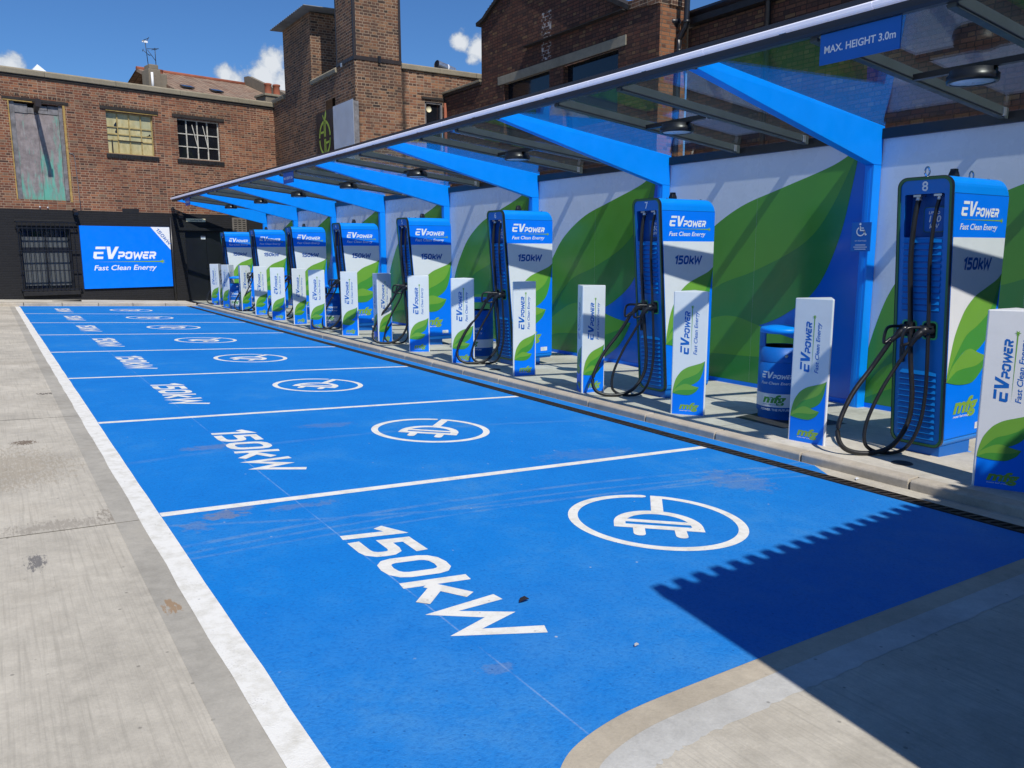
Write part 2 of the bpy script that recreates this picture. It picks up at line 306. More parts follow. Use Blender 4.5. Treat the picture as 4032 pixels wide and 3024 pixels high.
def peeling():
    m, n, b = new_mat('peeling_green_paint'); nb = NB(n); setp(b, .8, 0, .3)
    v = nb.coords('Object'); vs = nb.coords('Object', (7, 7, 1.2))
    a = nb.noise(vs, 1.2, 8, .7); g = nb.noise(v, 5, 8, .7)
    s = nb.add('ShaderNodeSeparateXYZ'); nb.link(v, s.inputs[0])
    low = nb.ramp(s.outputs[2], [(0, 0), (1, 1)])
    k = nb.math('ADD', a, nb.math('MULTIPLY', nb.math('SUBTRACT', 3.6, s.outputs[2]), .09)); k = nb.math('ADD', k, nb.math('MULTIPLY', nb.math('SUBTRACT', s.outputs[0], .9), .05))
    c = nb.ramp(g, [(.3, (.15, .13, .13)), (.6, (.27, .235, .23))])
    c = nb.mix(nb.ramp(k, [(.46, 0.), (.62, .95)]), c, (.11, .38, .29))
    c = nb.mix(nb.ramp(nb.noise(vs, 2.7, 6), [(.58, 0.), (.72, .5)]), c, (.38, .36, .35))
    nb.link(c, b.inputs['Base Color']); nb.link(nb.bump(a, .4, .01), b.inputs['Normal']); return m
M_PEEL = peeling()
def old_glass():
    m, n, b = new_mat('yellowed_wired_glass'); nb = NB(n); setp(b, .3, 0, .5)
    v = nb.coords('Object', (1, 1, .35)); g = nb.noise(v, 6, 7, .7); k = nb.noise(nb.coords(), 2.1, 5)
    c = nb.ramp(g, [(.3, (.34, .29, .13)), (.68, (.62, .54, .30))]); c = nb.mix(nb.ramp(k, [(.48, 0.), (.62, .7)]), c, (.34, .36, .24))
    nb.link(c, b.inputs['Base Color']); return m
M_OLDGLASS = old_glass()
def tile_mat():
    m, n, b = new_mat('clay_roof_tiles'); nb = NB(n); setp(b, .85, 0, .2)
    uv = nb.add('ShaderNodeUVMap'); w1 = nb.add('ShaderNodeTexBrick', offset=0.); w1.inputs['Scale'].default_value = 1; w1.inputs['Brick Width'].default_value = .21; w1.inputs['Row Height'].default_value = .3
    w1.inputs['Color1'].default_value = (.2, .115, .08, 1); w1.inputs['Color2'].default_value = (.33, .215, .15, 1); w1.inputs['Mortar'].default_value = (.03, .02, .016, 1); w1.inputs['Mortar Size'].default_value = .03; w1.inputs['Mortar Smooth'].default_value = 1
    nb.link(uv.outputs[0], w1.inputs['Vector']); g = nb.noise(uv.outputs[0], 2.2, 7, .7)
    c = nb.mix(nb.ramp(g, [(.4, 0.), (.7, .6)]), w1.outputs['Color'], (.3, .26, .2)); nb.link(c, b.inputs['Base Color']); nb.link(nb.bump(w1.outputs['Fac'], -.7, .03), b.inputs['Normal']); return m
M_TILE = tile_mat()
def glass_roof():
    m = bpy.data.materials.new('canopy_glass'); m.use_nodes = True; n = m.node_tree; n.nodes.clear(); nb = NB(n)
    o = nb.add('ShaderNodeOutputMaterial'); t = nb.add('ShaderNodeBsdfTransparent'); g = nb.add('ShaderNodeBsdfGlossy'); f = nb.add('ShaderNodeLayerWeight'); f.inputs[0].default_value = .5; mx = nb.add('ShaderNodeMixShader')
    t.inputs[0].default_value = (.92, .965, .96, 1); g.inputs['Roughness'].default_value = .015; g.inputs[0].default_value = (.9, .95, 1, 1)
    k = nb.math('MULTIPLY_ADD', nb.math('POWER', f.outputs['Facing'], 4.2),   .52, .03); nb.link(k, mx.inputs[0]); nb.link(t.outputs[0], mx.inputs[1]); nb.link(g.outputs[0], mx.inputs[2]); nb.link(mx.outputs[0], o.inputs[0]); return m
M_GLASS = glass_roof()

# ------------------------------------------------------------------ mesh builder
class MB:
    def __init__(s, off=(0, 0, 0)): s.v = []; s.f = []; s.mi = []; s.mats = []; s.sm = []; s.off = Vector(off)
    def m(s, mat):
        if mat not in s.mats: s.mats.append(mat)
        return s.mats.index(mat)
    def add(s, verts, faces, mat, smooth=False):
        b = len(s.v); k = s.m(mat)
        s.v += [Vector(p)-s.off for p in verts]
        for f in faces: s.f.append([b+i for i in f]); s.mi.append(k); s.sm.append(smooth)
    def box(s, x0, x1, y0, y1, z0, z1, mat, skip=''):
        v = [(x0,y0,z0),(x1,y0,z0),(x1,y1,z0),(x0,y1,z0),(x0,y0,z1),(x1,y0,z1),(x1,y1,z1),(x0,y1,z1)]
        f = [(0,3,2,1),(4,5,6,7),(0,1,5,4),(2,3,7,6),(1,2,6,5),(3,0,4,7)]
        s.add(v, f, mat)
    def bar(s, a, b, w, h, mat, up=(0, 0, 1)):
        """box beam from a to b, w wide, h deep"""
        a = Vector(a); b = Vector(b); d = (b-a).normalized(); sd = d.cross(Vector(up)).normalized(); u = sd.cross(d)
        v = [p + sd*(sx*w/2) + u*(sz*h/2) for p in (a, b) for sx, sz in ((-1,-1),(1,-1),(1,1),(-1,1))]
        s.add(v, [(3,2,1,0),(4,5,6,7),(0,1,5,4),(1,2,6,5),(2,3,7,6),(3,0,4,7)], mat)
    def loft(s, rings, mat, cap=True, smooth=False):
        n = len(rings[0]); v = [p for r in rings for p in r]; f = []
        for i in range(len(rings)-1):
            for j in range(n): k = (j+1) % n; f.append((i*n+j, i*n+k, (i+1)*n+k, (i+1)*n+j))
        s.add(v, f, mat, smooth)
        if cap:
            b = len(s.v)-len(v); kk = s.m(mat)
            if cap != 'end': s.f.append([b+j for j in reversed(range(n))]); s.mi.append(kk); s.sm.append(False)
            s.f.append([b+(len(rings)-1)*n+j for j in range(n)]); s.mi.append(kk); s.sm.append(False)
    def tube(s, pts, r, mat, n=10, cap=True):
        pts = [Vector(p) for p in pts]; rings = []; ref = Vector((0.3, 0.2, 1)).normalized()
        for i, p in enumerate(pts):
            d = (pts[min(i+1, len(pts)-1)]-pts[max(i-1, 0)]).normalized()
            a = d.cross(ref)
            if a.length < .05: a = d.cross(Vector((1, 0, 0)))
            a.normalize(); b = a.cross(d); ref = b if False else ref
            rr = r[i] if isinstance(r, (list, tuple)) else r
            rings.append([p + a*math.cos(t*2*math.pi/n)*rr + b*math.sin(t*2*math.pi/n)*rr for t in range(n)])
        s.loft(rings, mat, cap, True)
    def lathe(s, prof, c, mat, n=32, smooth=True, a0=0., a1=2*math.pi):
        cx, cy, cz = c; full = abs(a1-a0-2*math.pi) < 1e-6; cnt = n if full else n+1
        v = [(cx+r*math.cos(a0+(a1-a0)*j/n), cy+r*math.sin(a0+(a1-a0)*j/n), cz+z) for r, z in prof for j in range(cnt)]; f = []
        for i in range(len(prof)-1):
            for j in range(n): k = (j+1) % cnt; f.append((i*cnt+j, i*cnt+k, (i+1)*cnt+k, (i+1)*cnt+j))
        s.add(v, f, mat, smooth)
    def sheet(s, loops, mapf, mat):
        """flat polygon (outer loop, then holes) in 2D, placed by mapf(x, y)"""
        loops = [l[:-1] if (Vector(l[0])-Vector(l[-1])).length < 1e-7 else l for l in loops]
        tri = tessellate_polygon([[Vector((x, y, 0)) for x, y in l] for l in loops]); flat = [p for l in loops for p in l]
        out = []
        for t in tri:
            a, b, c = (flat[i] for i in t)
            ar = (b[0]-a[0])*(c[1]-a[1])-(b[1]-a[1])*(c[0]-a[0])
            if abs(ar) < 1e-10: continue
            out.append(t if ar > 0 else tuple(reversed(t)))
        s.add([mapf(x, y) for x, y in flat], out, mat)
    def plate(s, loops, mapf, mat, depth):
        """flat polygon with holes and thickness; mapf(x, y, d), d = depth behind the face"""
        s.sheet(loops, lambda x, y: mapf(x, y, 0), mat)
        for l in loops:
            n = len(l); v = [mapf(x, y, 0) for x, y in l]+[mapf(x, y, depth) for x, y in l]
            s.add(v, [(i, (i+1) % n, n+(i+1) % n, n+i) for i in range(n)], mat)
    def stroke(s, pts, w, mapf, mat, closed=False):
        P = [Vector((x, y)) for x, y in pts]; n = len(P); L = []; Rr = []
        for i in range(n):
            a = P[(i-1) % n] if (closed or i > 0) else None; b = P[(i+1) % n] if (closed or i < n-1) else None
            d1 = (P[i]-a).normalized() if a is not None else None; d2 = (b-P[i]).normalized() if b is not None else None
            if d1 is None: d1 = d2
            if d2 is None: d2 = d1
            n1 = Vector((-d1.y, d1.x)); n2 = Vector((-d2.y, d2.x)); mm = (n1+n2)
            mm = n1 if mm.length < 1e-6 else mm.normalized(); k = 1/max(.45, mm.dot(n1))
            L.append(P[i]+mm*w/2*k); Rr.append(P[i]-mm*w/2*k)
        v = [mapf(p.x, p.y) for p in L]+[mapf(p.x, p.y) for p in Rr]; m = n if closed else n-1
        s.add(v, [(n+i, n+(i+1) % n, (i+1) % n, i) for i in range(m)], mat)
    def text(s, txt, size, mapf, mat, shear=0., bold=0., align='LEFT', width=None, sub=False):
        vs, fs, w = text_mesh(txt, shear, bold, align)
        k = size/.729; kx = k if width is None else width/w
        s.add([mapf(x*kx, y*k) for x, y in vs], fs, mat)
    def build(s, name, parent=None, bevel=0., loc=None, seg=2):
        me = bpy.data.meshes.new(name); me.from_pydata([tuple(p) for p in s.v], [], s.f)
        for m in s.mats: me.materials.append(m)
        for p, k, q in zip(me.polygons, s.mi, s.sm): p.material_index = k; p.use_smooth = q
        me.update()
        uvl = me.uv_layers.new(name='UVMap')
        for p in me.polygons:
            nn = p.normal; ax = max(range(3), key=lambda i: abs(nn[i]))
            for li in p.loop_indices:
                c = me.vertices[me.loops[li].vertex_index].co + s.off
                uvl.data[li].uv = ((c.y, c.z), (c.x, c.z), (c.x, c.y))[ax]
        o = bpy.data.objects.new(name, me); COL.objects.link(o)
        if parent: o.parent = parent
        if loc: o.location = loc
        if bevel:
            b = o.modifiers.new('soft_edges', 'BEVEL'); b.width = bevel; b.segments = seg; b.limit_method = 'ANGLE'; b.angle_limit = R(40)
        return o
_tm = {}
def text_mesh(txt, shear, bold, align):
    key = (txt, shear, bold, align)
    if key in _tm: return _tm[key]
    cu = bpy.data.curves.new('lettering', 'FONT'); cu.body = txt; cu.size = 1; cu.shear = shear; cu.offset = bold; cu.align_x = align; cu.resolution_u = 4
    ob = bpy.data.objects.new('lettering', cu); COL.objects.link(ob)
    dg = bpy.context.evaluated_depsgraph_get(); dg.update()
    me = bpy.data.meshes.new_from_object(ob.evaluated_get(dg), depsgraph=dg)
    vs = [(v.co.x, v.co.y) for v in me.vertices]; fs = []
    for p in me.polygons: fs.append(tuple(p.vertices) if p.normal.z >= 0 else tuple(reversed(p.vertices)))
    w = (max(v[0] for v in vs)-min(v[0] for v in vs)) if vs else 1
    bpy.data.objects.remove(ob); bpy.data.curves.remove(cu); bpy.data.meshes.remove(me)
    _tm[key] = (vs, fs, w); return _tm[key]

def cr(pts, n=6, closed=False):
    """Catmull-Rom through points"""
    P = [Vector(p) for p in pts]; out = []; N = len(P)
    for i in range(N if closed else N-1):
        if closed: a, b, c, d = P[(i-1) % N], P[i], P[(i+1) % N], P[(i+2) % N]
        else: a, b, c, d = P[max(i-1, 0)], P[i], P[i+1], P[min(i+2, N-1)]
        for k in range(n):
            t = k/n; out.append(.5*((2*b)+(c-a)*t+(2*a-5*b+4*c-d)*t*t+(3*b-a-3*c+d)*t**3))
    if not closed: out.append(P[-1])
    return [tuple(p) for p in out]
def arc(cx, cy, rx, ry, a0, a1, n=24): return [(cx+rx*math.cos(R(a0+(a1-a0)*i/n)), cy+ry*math.sin(R(a0+(a1-a0)*i/n))) for i in range(n+1)]
def rrect(x0, x1, y0, y1, r, n=6):
    return (arc(x1-r, y0+r, r, r, -90, 0, n)+arc(x1-r, y1-r, r, r, 0, 90, n)+arc(x0+r, y1-r, r, r, 90, 180, n)+arc(x0+r, y0+r, r, r, 180, 270, n))
def tag(o, label=None, cat=None, group=None, kind=None):
    for k, v in (('label', label), ('category', cat), ('group', group), ('kind', kind)):
        if v: o[k] = v
    return o
def empty(name, loc, rz=0., **k):
    o = bpy.data.objects.new(name, None); COL.objects.link(o); o.location = loc; o.rotation_euler = (0, 0, rz); o.empty_display_size = .2
    return tag(o, **k)
def copy_tree(o, parent=None):
    c = o.copy(); COL.objects.link(c)
    if parent: c.parent = parent
    for ch in list(o.children): copy_tree(ch, c)
    return c
def frame(O, U, V):
    O = Vector(O); U = Vector(U).normalized(); V = Vector(V).normalized(); N = U.cross(V)
    return lambda lay=0.: (lambda x, y: O+U*x+V*y+N*lay)

# ---- letters drawn with strokes: unit cap height, advance width
GL = {
 '1': ([[(.02, .74), (.30, .915), (.30, 0)]], .50), '5': ([[(.60, .91), (.12, .91), (.12, .55), (.40, .55), (.50, .52), (.56, .43), (.57, .32), (.56, .21), (.50, .12), (.40, .09), (.02, .09)]], .74),
 '0': ([[(.1, .5), (.1, .70), (.13, .81), (.21, .885), (.35, .91), (.49, .885), (.57, .81), (.6, .70), (.6, .30), (.57, .19), (.49, .115), (.35, .09), (.21, .115), (.13, .19), (.1, .30), (.1, .5)]], .80),
 'k': ([[(.1, 1), (.1, 0)], [(.60, .70), (.17, .33)], [(.26, .42), (.64, 0)]], .70), 'W': ([[(.06, 1), (.24, .08), (.5, .72), (.76, .08), (.98, 1)]], 1.08),
 'P': ([[(.0, .9), (.48, .9), (.6, .8), (.6, .5), (.48, .4), (.1, .4), (.1, 0)]], .78), 'O': ([[(.1, .62), (.1, .8), (.22, .9), (.54, .9), (.66, .8), (.66, .2), (.54, .1), (.22, .1), (.1, .2), (.1, .48)]], .86),
 'E': ([[(.1, .9), (.64, .9)], [(.56, .51), (.1, .51), (.1, .2), (.2, .1), (.62, .1)]], .76), 'R': ([[(.0, .9), (.5, .9), (.62, .8), (.62, .55), (.5, .45), (.1, .45), (.1, 0)], [(.36, .43), (.62, 0)]], .72)}
def word(mb, txt, h, mapf, mat, t=.18, shear=.2, width=None, lift=(0, 0, .0003)):
    lift = Vector(lift)
    tot = sum(GL[c][1] for c in txt); kx = h if width is None else width/tot; x = 0.
    for c in txt:
        for i, st in enumerate(GL[c][0]): mb.stroke([((x+a)*kx+shear*b*h, b*h) for a, b in st], t*h, lambda p, q: Vector(mapf(p, q))+lift*i, mat)
        x += GL[c][1]
def star(cx, cy, r, n=6): return [(cx+(r if i % 2 == 0 else r*.36)*math.cos(math.pi/2+i*math.pi/n), cy+(r if i % 2 == 0 else r*.36)*math.sin(math.pi/2+i*math.pi/n)) for i in range(2*n)]
def logo(mb, mapf_lay, Wd, mat, green, fce=None, lay=.001):
    """EV POWER, tapering line with star, Fast Clean Energy; Wd wide, origin at the foot of the E"""
    mp = mapf_lay(lay); g = mapf_lay(lay+.0008); h = .196*Wd; sh = .17
    def S(p): return [(x*h+sh*y*h, y*h) for x, y in p]
    mb.sheet([S([(.10, .80), (.86, .80), (.86, 1.0), (.10, 1.0)])], mp, mat)
    mb.sheet([S([(0, .12), (.12, 0), (.76, 0), (.76, .19), (.25, .19), (.25, .40), (.74, .40), (.74, .58), (0, .58)])], mp, mat)
    mb.sheet([S([(.93, 1), (1.22, 1), (1.37, .34), (1.62, 1), (1.90, 1), (1.50, 0), (1.18, 0)])], mp, mat)
    o = .375*Wd; word(mb, 'POWER', .113*Wd, lambda x, y: mp(x+o, y), mat, .27, .2, .60*Wd, (mapf_lay(.0005)(o, 0)-mapf_lay(0)(o, 0)))
    mb.sheet([[(0, -.047*Wd), (1.08*Wd, -.058*Wd), (1.08*Wd, -.038*Wd)]], mp, green)
    mb.sheet([star(1.09*Wd, -.048*Wd, .045*Wd)], g, green)
    mb.text('Fast Clean Energy', .082*Wd, lambda x, y: mp(x-.005*Wd, y-.180*Wd), fce or mat, .22, .012, 'LEFT', .985*Wd)
def mfg(mb, mapf, h, m1, m2):
    mb.text('mfg', h, mapf, m1, .22, .045, 'LEFT', h*2.95)
    mb.text('motor fuel group', h*.17, lambda x, y: mapf(x+h*.05, y-h*.32), m2, .2, .012, 'LEFT', h*1.9)
# the leaf motif in unit coordinates (stem at 0,0, tip at 1,1)
def _n(p): return [((x-5.552)/.698, (z-.43)/.845) for x, z in p]
LU = _n([(5.552, .43), (5.564, .567), (5.612, .782), (5.688, .932), (5.76, 1.022), (5.874, 1.104), (6.012, 1.159), (6.174, 1.222), (6.25, 1.275)])
LR = _n([(6.25, 1.275), (6.235, 1.15), (6.205, .97), (6.144, .80), (6.043, .70), (5.954, .652)])
LB = _n([(5.552, .43), (5.595, .525), (5.647, .579), (5.769, .662), (5.86, .681), (5.954, .655), (6.05, .625), (6.138, .608)])
LBB = _n([(6.138, .608), (6.10, .53), (6.055, .476), (5.958, .409), (5.85, .393), (5.70, .402), (5.552, .43)])
LM = _n([(5.552, .43), (5.60, .545), (5.668, .651), (5.785, .79), (5.934, .86), (6.09, .955), (6.17, 1.065), (6.25, 1.275)])
LBM = _n([(5.552, .43), (5.62, .475), (5.692, .511), (5.8, .525), (5.97, .535), (6.06, .565), (6.138, .608)])
LUc, LRc, LBc, LBBc, LMc, LBMc = [cr(x, 6) for x in (LU, LR, LB, LBB, LM, LBM)]
def leaves(mb, mp_lay, fx, fy, light, dark, lay=.0016, e=.0008):
    T = lambda pts: [(fx(u), fy(v)) for u, v in pts]
    mb.sheet([T(LUc+LRc[1:]+list(reversed(LBc[:26]))[:-1])], mp_lay(lay), light)
    mb.sheet([T(LMc+LRc[1:]+list(reversed(LBc[:26]))[:-1])], mp_lay(lay+e), dark)
    mb.sheet([T(LBc+LBBc[1:-1])], mp_lay(lay+2*e), light)
    mb.sheet([T(LBMc+LBBc[1:-1])], mp_lay(lay+3*e), dark)

# ------------------------------------------------------------------ ground, bays, kerbs (the crossfall runs down to the drain)
def GZ(x): return -.048*x if x < 4.67 else -.2242
def struct(o): return tag(o, kind='structure')
g = MB(); prof = [(-300, .24), (-30, .24), (-5, .24), (0, 0), (4.67, -.2242), (4.9, -.26), (30, -.30), (300, -.30)]; ys = [-300, -40, -10, 26, 60, 300]
g.add([(x, y, z) for y in ys for x, z in prof], [(j*8+i, j*8+i+1, (j+1)*8+i+1, (j+1)*8+i) for j in range(5) for i in range(7)], M_CONC)
struct(g.build('ground'))
def gsheet(name, pts, lay, mat):
    mb = MB(); mb.sheet([pts], lambda x, y: (x, y, GZ(x)+lay), mat); return struct(mb.build(name))
EDGE = cr([(4.33, -2.755), (3.84, -2.765), (2.8, -2.79), (1.97, -2.81), (1.4, -2.83), (1.05, -2.845), (.86, -2.868), (.69, -2.915), (.58, -2.975), (.49, -3.07), (.43, -3.22), (.40, -3.5), (.39, -4.2), (.39, -6.5)], 4)
def offs(path, d):
    out = []
    for i, p in enumerate(path):
        a = Vector(path[max(i-1, 0)]); b = Vector(path[min(i+1, len(path)-1)]); t = (b-a).normalized(); out.append((p[0]-t.y*d, p[1]+t.x*d))
    return out
far_y = lambda x: 20.48+.165*x
FARM = [(4.33, far_y(4.33)), (-.03, far_y(-.03))]
gsheet('parking_bays', [(-.03, -6.5)]+list(reversed(EDGE))+FARM, .0016, M_BAY)
b1 = offs(EDGE, .105); b2 = offs(EDGE, .24)
gsheet('edging_strip', EDGE+list(reversed(b1)), .0012, M_BEIGE)
# ragged outer edge of the screed
rag = [(x+random.uniform(-.006, .006), y+random.uniform(-.008, .008)) for x, y in cr(b2, 3)]
gsheet('screed_strip', b1+list(reversed(rag)), .001, M_GREY)
gsheet('channel_strip', [(4.455, -1.15), (4.66, -.86), (4.66, far_y(4.66)), (4.455, far_y(4.45))], .0016, M_BAY)
gsheet('side_strip', [(-.245, -6.5), (-.12, -6.5), (-.12, 20.4), (-.245, 20.4)], .0009, M_SMOOTH)
for y in (-.045, 3.31, 8.66, 13.0):
    mb = MB(); pts = [(-4.9, y-.1), (-.13, y-.004), (-.13, y+.004), (-4.9, y-.092)]; mb.sheet([pts], lambda x, yy: (x, yy, GZ(x)+.0016), M_JOINT); struct(mb.build('paving_joint'))
# painted lines
def marking(name, fn, lay=.0026):
    mb = MB(); fn(mb, lambda x, y: (x, y, GZ(x)+lay)); return struct(mb.build(name))
edge_l = [(-.125+random.uniform(-.004, .004), -6.5+i*.3) for i in range(90)]; edge_r = [(-.014+random.uniform(-.003, .003), -6.5+i*.3) for i in range(90)]
marking('aisle_marking', lambda mb, mp: mb.sheet([[(p[0], min(p[1], 20.4)) for p in edge_r if p[1] < 20.5]+[(p[0], p[1]) for p in reversed(edge_l) if p[1] < 20.5]], mp, M_LINE), .0032)
BP = 2.9
for i in range(7):
    yy = i*BP
    marking('bay_marking', lambda mb, mp: mb.sheet([[(-.012, yy-.04), (1.5, yy-.038), (3., yy-.04), (4.325, yy-.038), (4.325, yy+.036), (3., yy+.034), (1.5, yy+.038), (-.012, yy+.036)]], mp, M_LINE))
for i in range(8):
    y0 = i*BP
    def kw(mb, mp): word(mb, '150kW', .325, lambda x, y: mp(.735+y, y0-.70-x), M_LINE, .2, .13, 1.52, (0, 0, .0008))
    marking('power_marking', kw)
    def sym(mb, mp):
        C = (2.5, y0-1.345)
        mb.stroke(arc(C[0], C[1], .495, .505, 45, -303, 72), .058, mp, M_LINE)
        e = C[0]+.495*math.cos(R(-303)), C[1]+.505*math.sin(R(-303)); mb.sheet([arc(e[0], e[1], .026, .026, 0, 360, 12)[:-1]], lambda x, y: Vector(mp(x, y))+Vector((0, 0, .0006)), M_LINE)
        A = Vector((.775, -.632)); Bv = Vector((.632, .775)); O2 = Vector((2.39, y0-1.485))
        lp = lambda a, b: mp(*(O2+A*a+Bv*b)); hi = lambda a, b: Vector(lp(a, b))+Vector((0, 0, .0006)); hi2 = lambda a, b: Vector(lp(a, b))+Vector((0, 0, .0012))
        mb.stroke([(-.225, 0), (-.225, .09)]+arc(0, .09, .225, .235, 176, 4, 22)+[(.225, .09), (.225, 0)], .068, lp, M_LINE)
        mb.stroke([(-.25, .03), (.25, .03)], .066, hi, M_LINE); mb.stroke([(-.205, .135), (.205, .135)], .052, hi, M_LINE)
        mb.stroke([(.012, .33), (.03, .70)], .075, hi, M_LINE)
        for a in (-.118, .118): mb.sheet([[(a-.034, .005)]+arc(a, -.105, .034, .034, 180, 360, 8)+[(a+.034, .005)]], hi2, M_LINE)
    marking('plug_marking', sym)
# drain channel with slotted grating
mb = MB(); mb.sheet([[(4.335, -9), (4.45, -9), (4.45, 21.1), (4.335, 21.1)]], lambda x, y: (x, y, GZ(x)+.005), M_GRATE)
mb.box(4.335, 4.345, -9, 21.1, GZ(4.34)-.01, GZ(4.34)+.012, M_GRATEBAR); mb.box(4.44, 4.45, -9, 21.1, GZ(4.445)-.01, GZ(4.445)+.012, M_GRATEBAR)
y = -9.
while y < 21:
    a, z0, z1 = .0, GZ(4.345), GZ(4.44)
    mb.add([(4.346, y+.03, z0+.0105), (4.439, y, z1+.0105), (4.439, y+.028, z1+.0105), (4.346, y+.058, z0+.0105)], [(0, 1, 2, 3)], M_GRATEBAR); y += .062
struct(mb.build('drain'))
# kerb along the chargers and along the far building
def PZ(x): return -.15-.04*(x-4.67)
mb = MB(); y = -8.95
while y < 21.1:
    yb = min(y+.908, 21.19); P = [(4.67, -.26), (4.67, -.165), (4.684, -.151), (4.80, -.148), (4.80, -.26)]
    j = random.uniform(-.002, .002)
    mb.loft([[(x+j, yy, z+j) for x, z in P] for yy in (y+.004, yb-.004)], M_KERB); y += .915
k = struct(mb.build('kerb', bevel=.006))
mb = MB(); x = 4.66
while x > -14:
    xa = max(x-.908, -14); 
    for (c, d) in ((x-.004, xa+.004),):
        zt = lambda X: max(-.048*X, -.225)+.075 if X > -5 else .315
        P = [(far_y(c)+.03, c), (far_y(d)+.03, d)]
        v = []
        for (yy, X) in P:
            for dy, dz in ((0, -.12), (0, 0), (.02, .012), (.14, .013), (.14, -.12)): v.append((X, yy+dy, zt(X)+dz))
        mb.add(v, [(0, 5, 6, 1), (1, 6, 7, 2), (2, 7, 8, 3), (3, 8, 9, 4), (0, 1, 2, 3, 4), (9, 8, 7, 6, 5)], M_KERB)
    x -= .915
struct(mb.build('kerb', bevel=.005))
mb = MB(); n = 12
fy2 = lambda x: 22.017+.1904*x
pz2 = lambda X: ((-.048*X if X > -5 else .24)+.092) if X < 4.66 else PZ(X)
xs = [-14, -5, 0, 2, 4.66]
mb.add([(X, far_y(X)+.165, pz2(X)) for X in xs]+[(X, fy2(X)+.3, pz2(X)+.01) for X in xs], [(i, i+1, 5+i+1, 5+i) for i in range(4)], M_PAVE)
struct(mb.build('pavement'))
mb = MB(); yl = [-9+i*3.12 for i in range(10)]+[fy2(6)+.3]
for a, b in zip(yl[:-1], yl[1:]):
    for x0, x1 in ((4.803, 6.0), (6.006, 7.6)):
        mb.add([(x0, a+.004, PZ(x0)), (x1, a+.004, PZ(x1)), (x1, b-.002, PZ(x1)), (x0, b-.002, PZ(x0))], [(0, 1, 2, 3)], M_PAVE)
struct(mb.build('pavement'))

# ------------------------------------------------------------------ charger wall with its printed leaf panels
wall = empty('charger_wall', (7.33, 10, -.26), label='long blue, green and white leaf-printed hoarding wall behind the row of chargers', cat='wall')
off = (7.33, 10, -.26)
mb = MB(off); mb.box(7.335, 7.45, -8.4, 22.55, -.30, 2.62, M_WBLUE); mb.build('backing', wall)
for j in range(-2, 7):
    ylo = .585+3.148*j; yhi = .485+3.148*(j+1)      # between the columns; U runs towards -Y
    if j == -2: ylo = -8.4
    F = frame((7.335, yhi+.06, 0), (0, -1, 0), (0, 0, 1)); wd = yhi-ylo+.06
    mb = MB(off); zt = 2.615
    mb.sheet([[(.0, -.257), (wd, -.257), (wd, zt), (0, zt)]], F(.002), M_WBLUE)
    fx = lambda u: .0+u*2.97; fy = lambda v: -.2+v*2.77
    up = [(fx(u), fy(v)) for u, v in LUc]
    mb.sheet([[(0, fy(0))]+up[1:]+[(wd, zt-.012), (wd, zt), (0, zt)]], F(.0028), M_WWHITE)
    leaves(mb, F, fx, fy, M_WLEAF1, M_WLEAF2, .0036)
    mb.sheet([[(wd*.52, -.19), (wd*.5204, -.19), (wd*.5204, zt), (wd*.52, zt)]], F(.0075), M_GREYP)
    if j == -2: wd = wd
    mb.sheet([[(0, -.257), (wd, -.257), (wd, -.205), (0, -.205)]], F(.010), M_SIGNBLUE)
    mb.build('wall_panel', wall)

# ------------------------------------------------------------------ glazed canopy
can = empty('canopy', (7.2, 10, -.25), label='long glazed canopy on blue tapering arms over the chargers', cat='canopy'); off = (7.2, 10, -.25)
ARMY = [.455+3.148*j for j in range(-1, 8)]
top = lambda x: 3.077-.131*(x-4.841); bot = lambda x: 2.922-.264*(x-4.841); rb = lambda x: 2.955-.1075*(x-4.45)
for ya in ARMY:
    mb = MB(off); mb.box(7.19, 7.326, ya, ya+.1, PZ(7.25)-.02, 2.346, M_BLUE); mb.box(7.185, 7.1895, ya+.03, ya+.07, PZ(7.2), 2.34, M_BLUE); mb.build('column', can, .004)
    mb = MB(off); P = [(4.47, bot(4.47)), (7.19, 2.349), (7.326, 2.349), (7.326, 2.60), (7.34, 2.745), (4.47, top(4.47))]
    mb.loft([[(x, y, z) for x, z in P] for y in (ya, ya+.1)], M_BLUE); mb.build('arm', can, .004)
    mb = MB(off); mb.box(4.44, 4.52, ya-.03, ya-.002, 2.985, 3.04, M_BLACKM); mb.build('bracket', can)
mb = MB(off); P = [(4.40, 3.0), (4.415, 2.98), (4.47, 2.98), (4.47, 3.14), (4.40, 3.138)]
Y0, Y1 = -2.78, 22.62
mb.loft([[(x, y, z) for x, z in P] for y in (Y0, Y1)], M_ANTH); mb.build('gutter', can, .003)
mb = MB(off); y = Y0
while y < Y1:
    yb = min(y+1.5, Y1); mb.loft([[(x, yy, z) for x, z in ((4.40, 3.046), (4.375, 3.050), (4.366, 3.060), (4.366, 3.084), (4.375, 3.094), (4.40, 3.098))] for yy in (y+.003, yb-.003)], M_LEDGLOW); mb.box(4.385, 4.4, y+.7, y+.76, 3.044, 3.053, M_CHROME); y += 1.5
mb.build('light_strip', can)
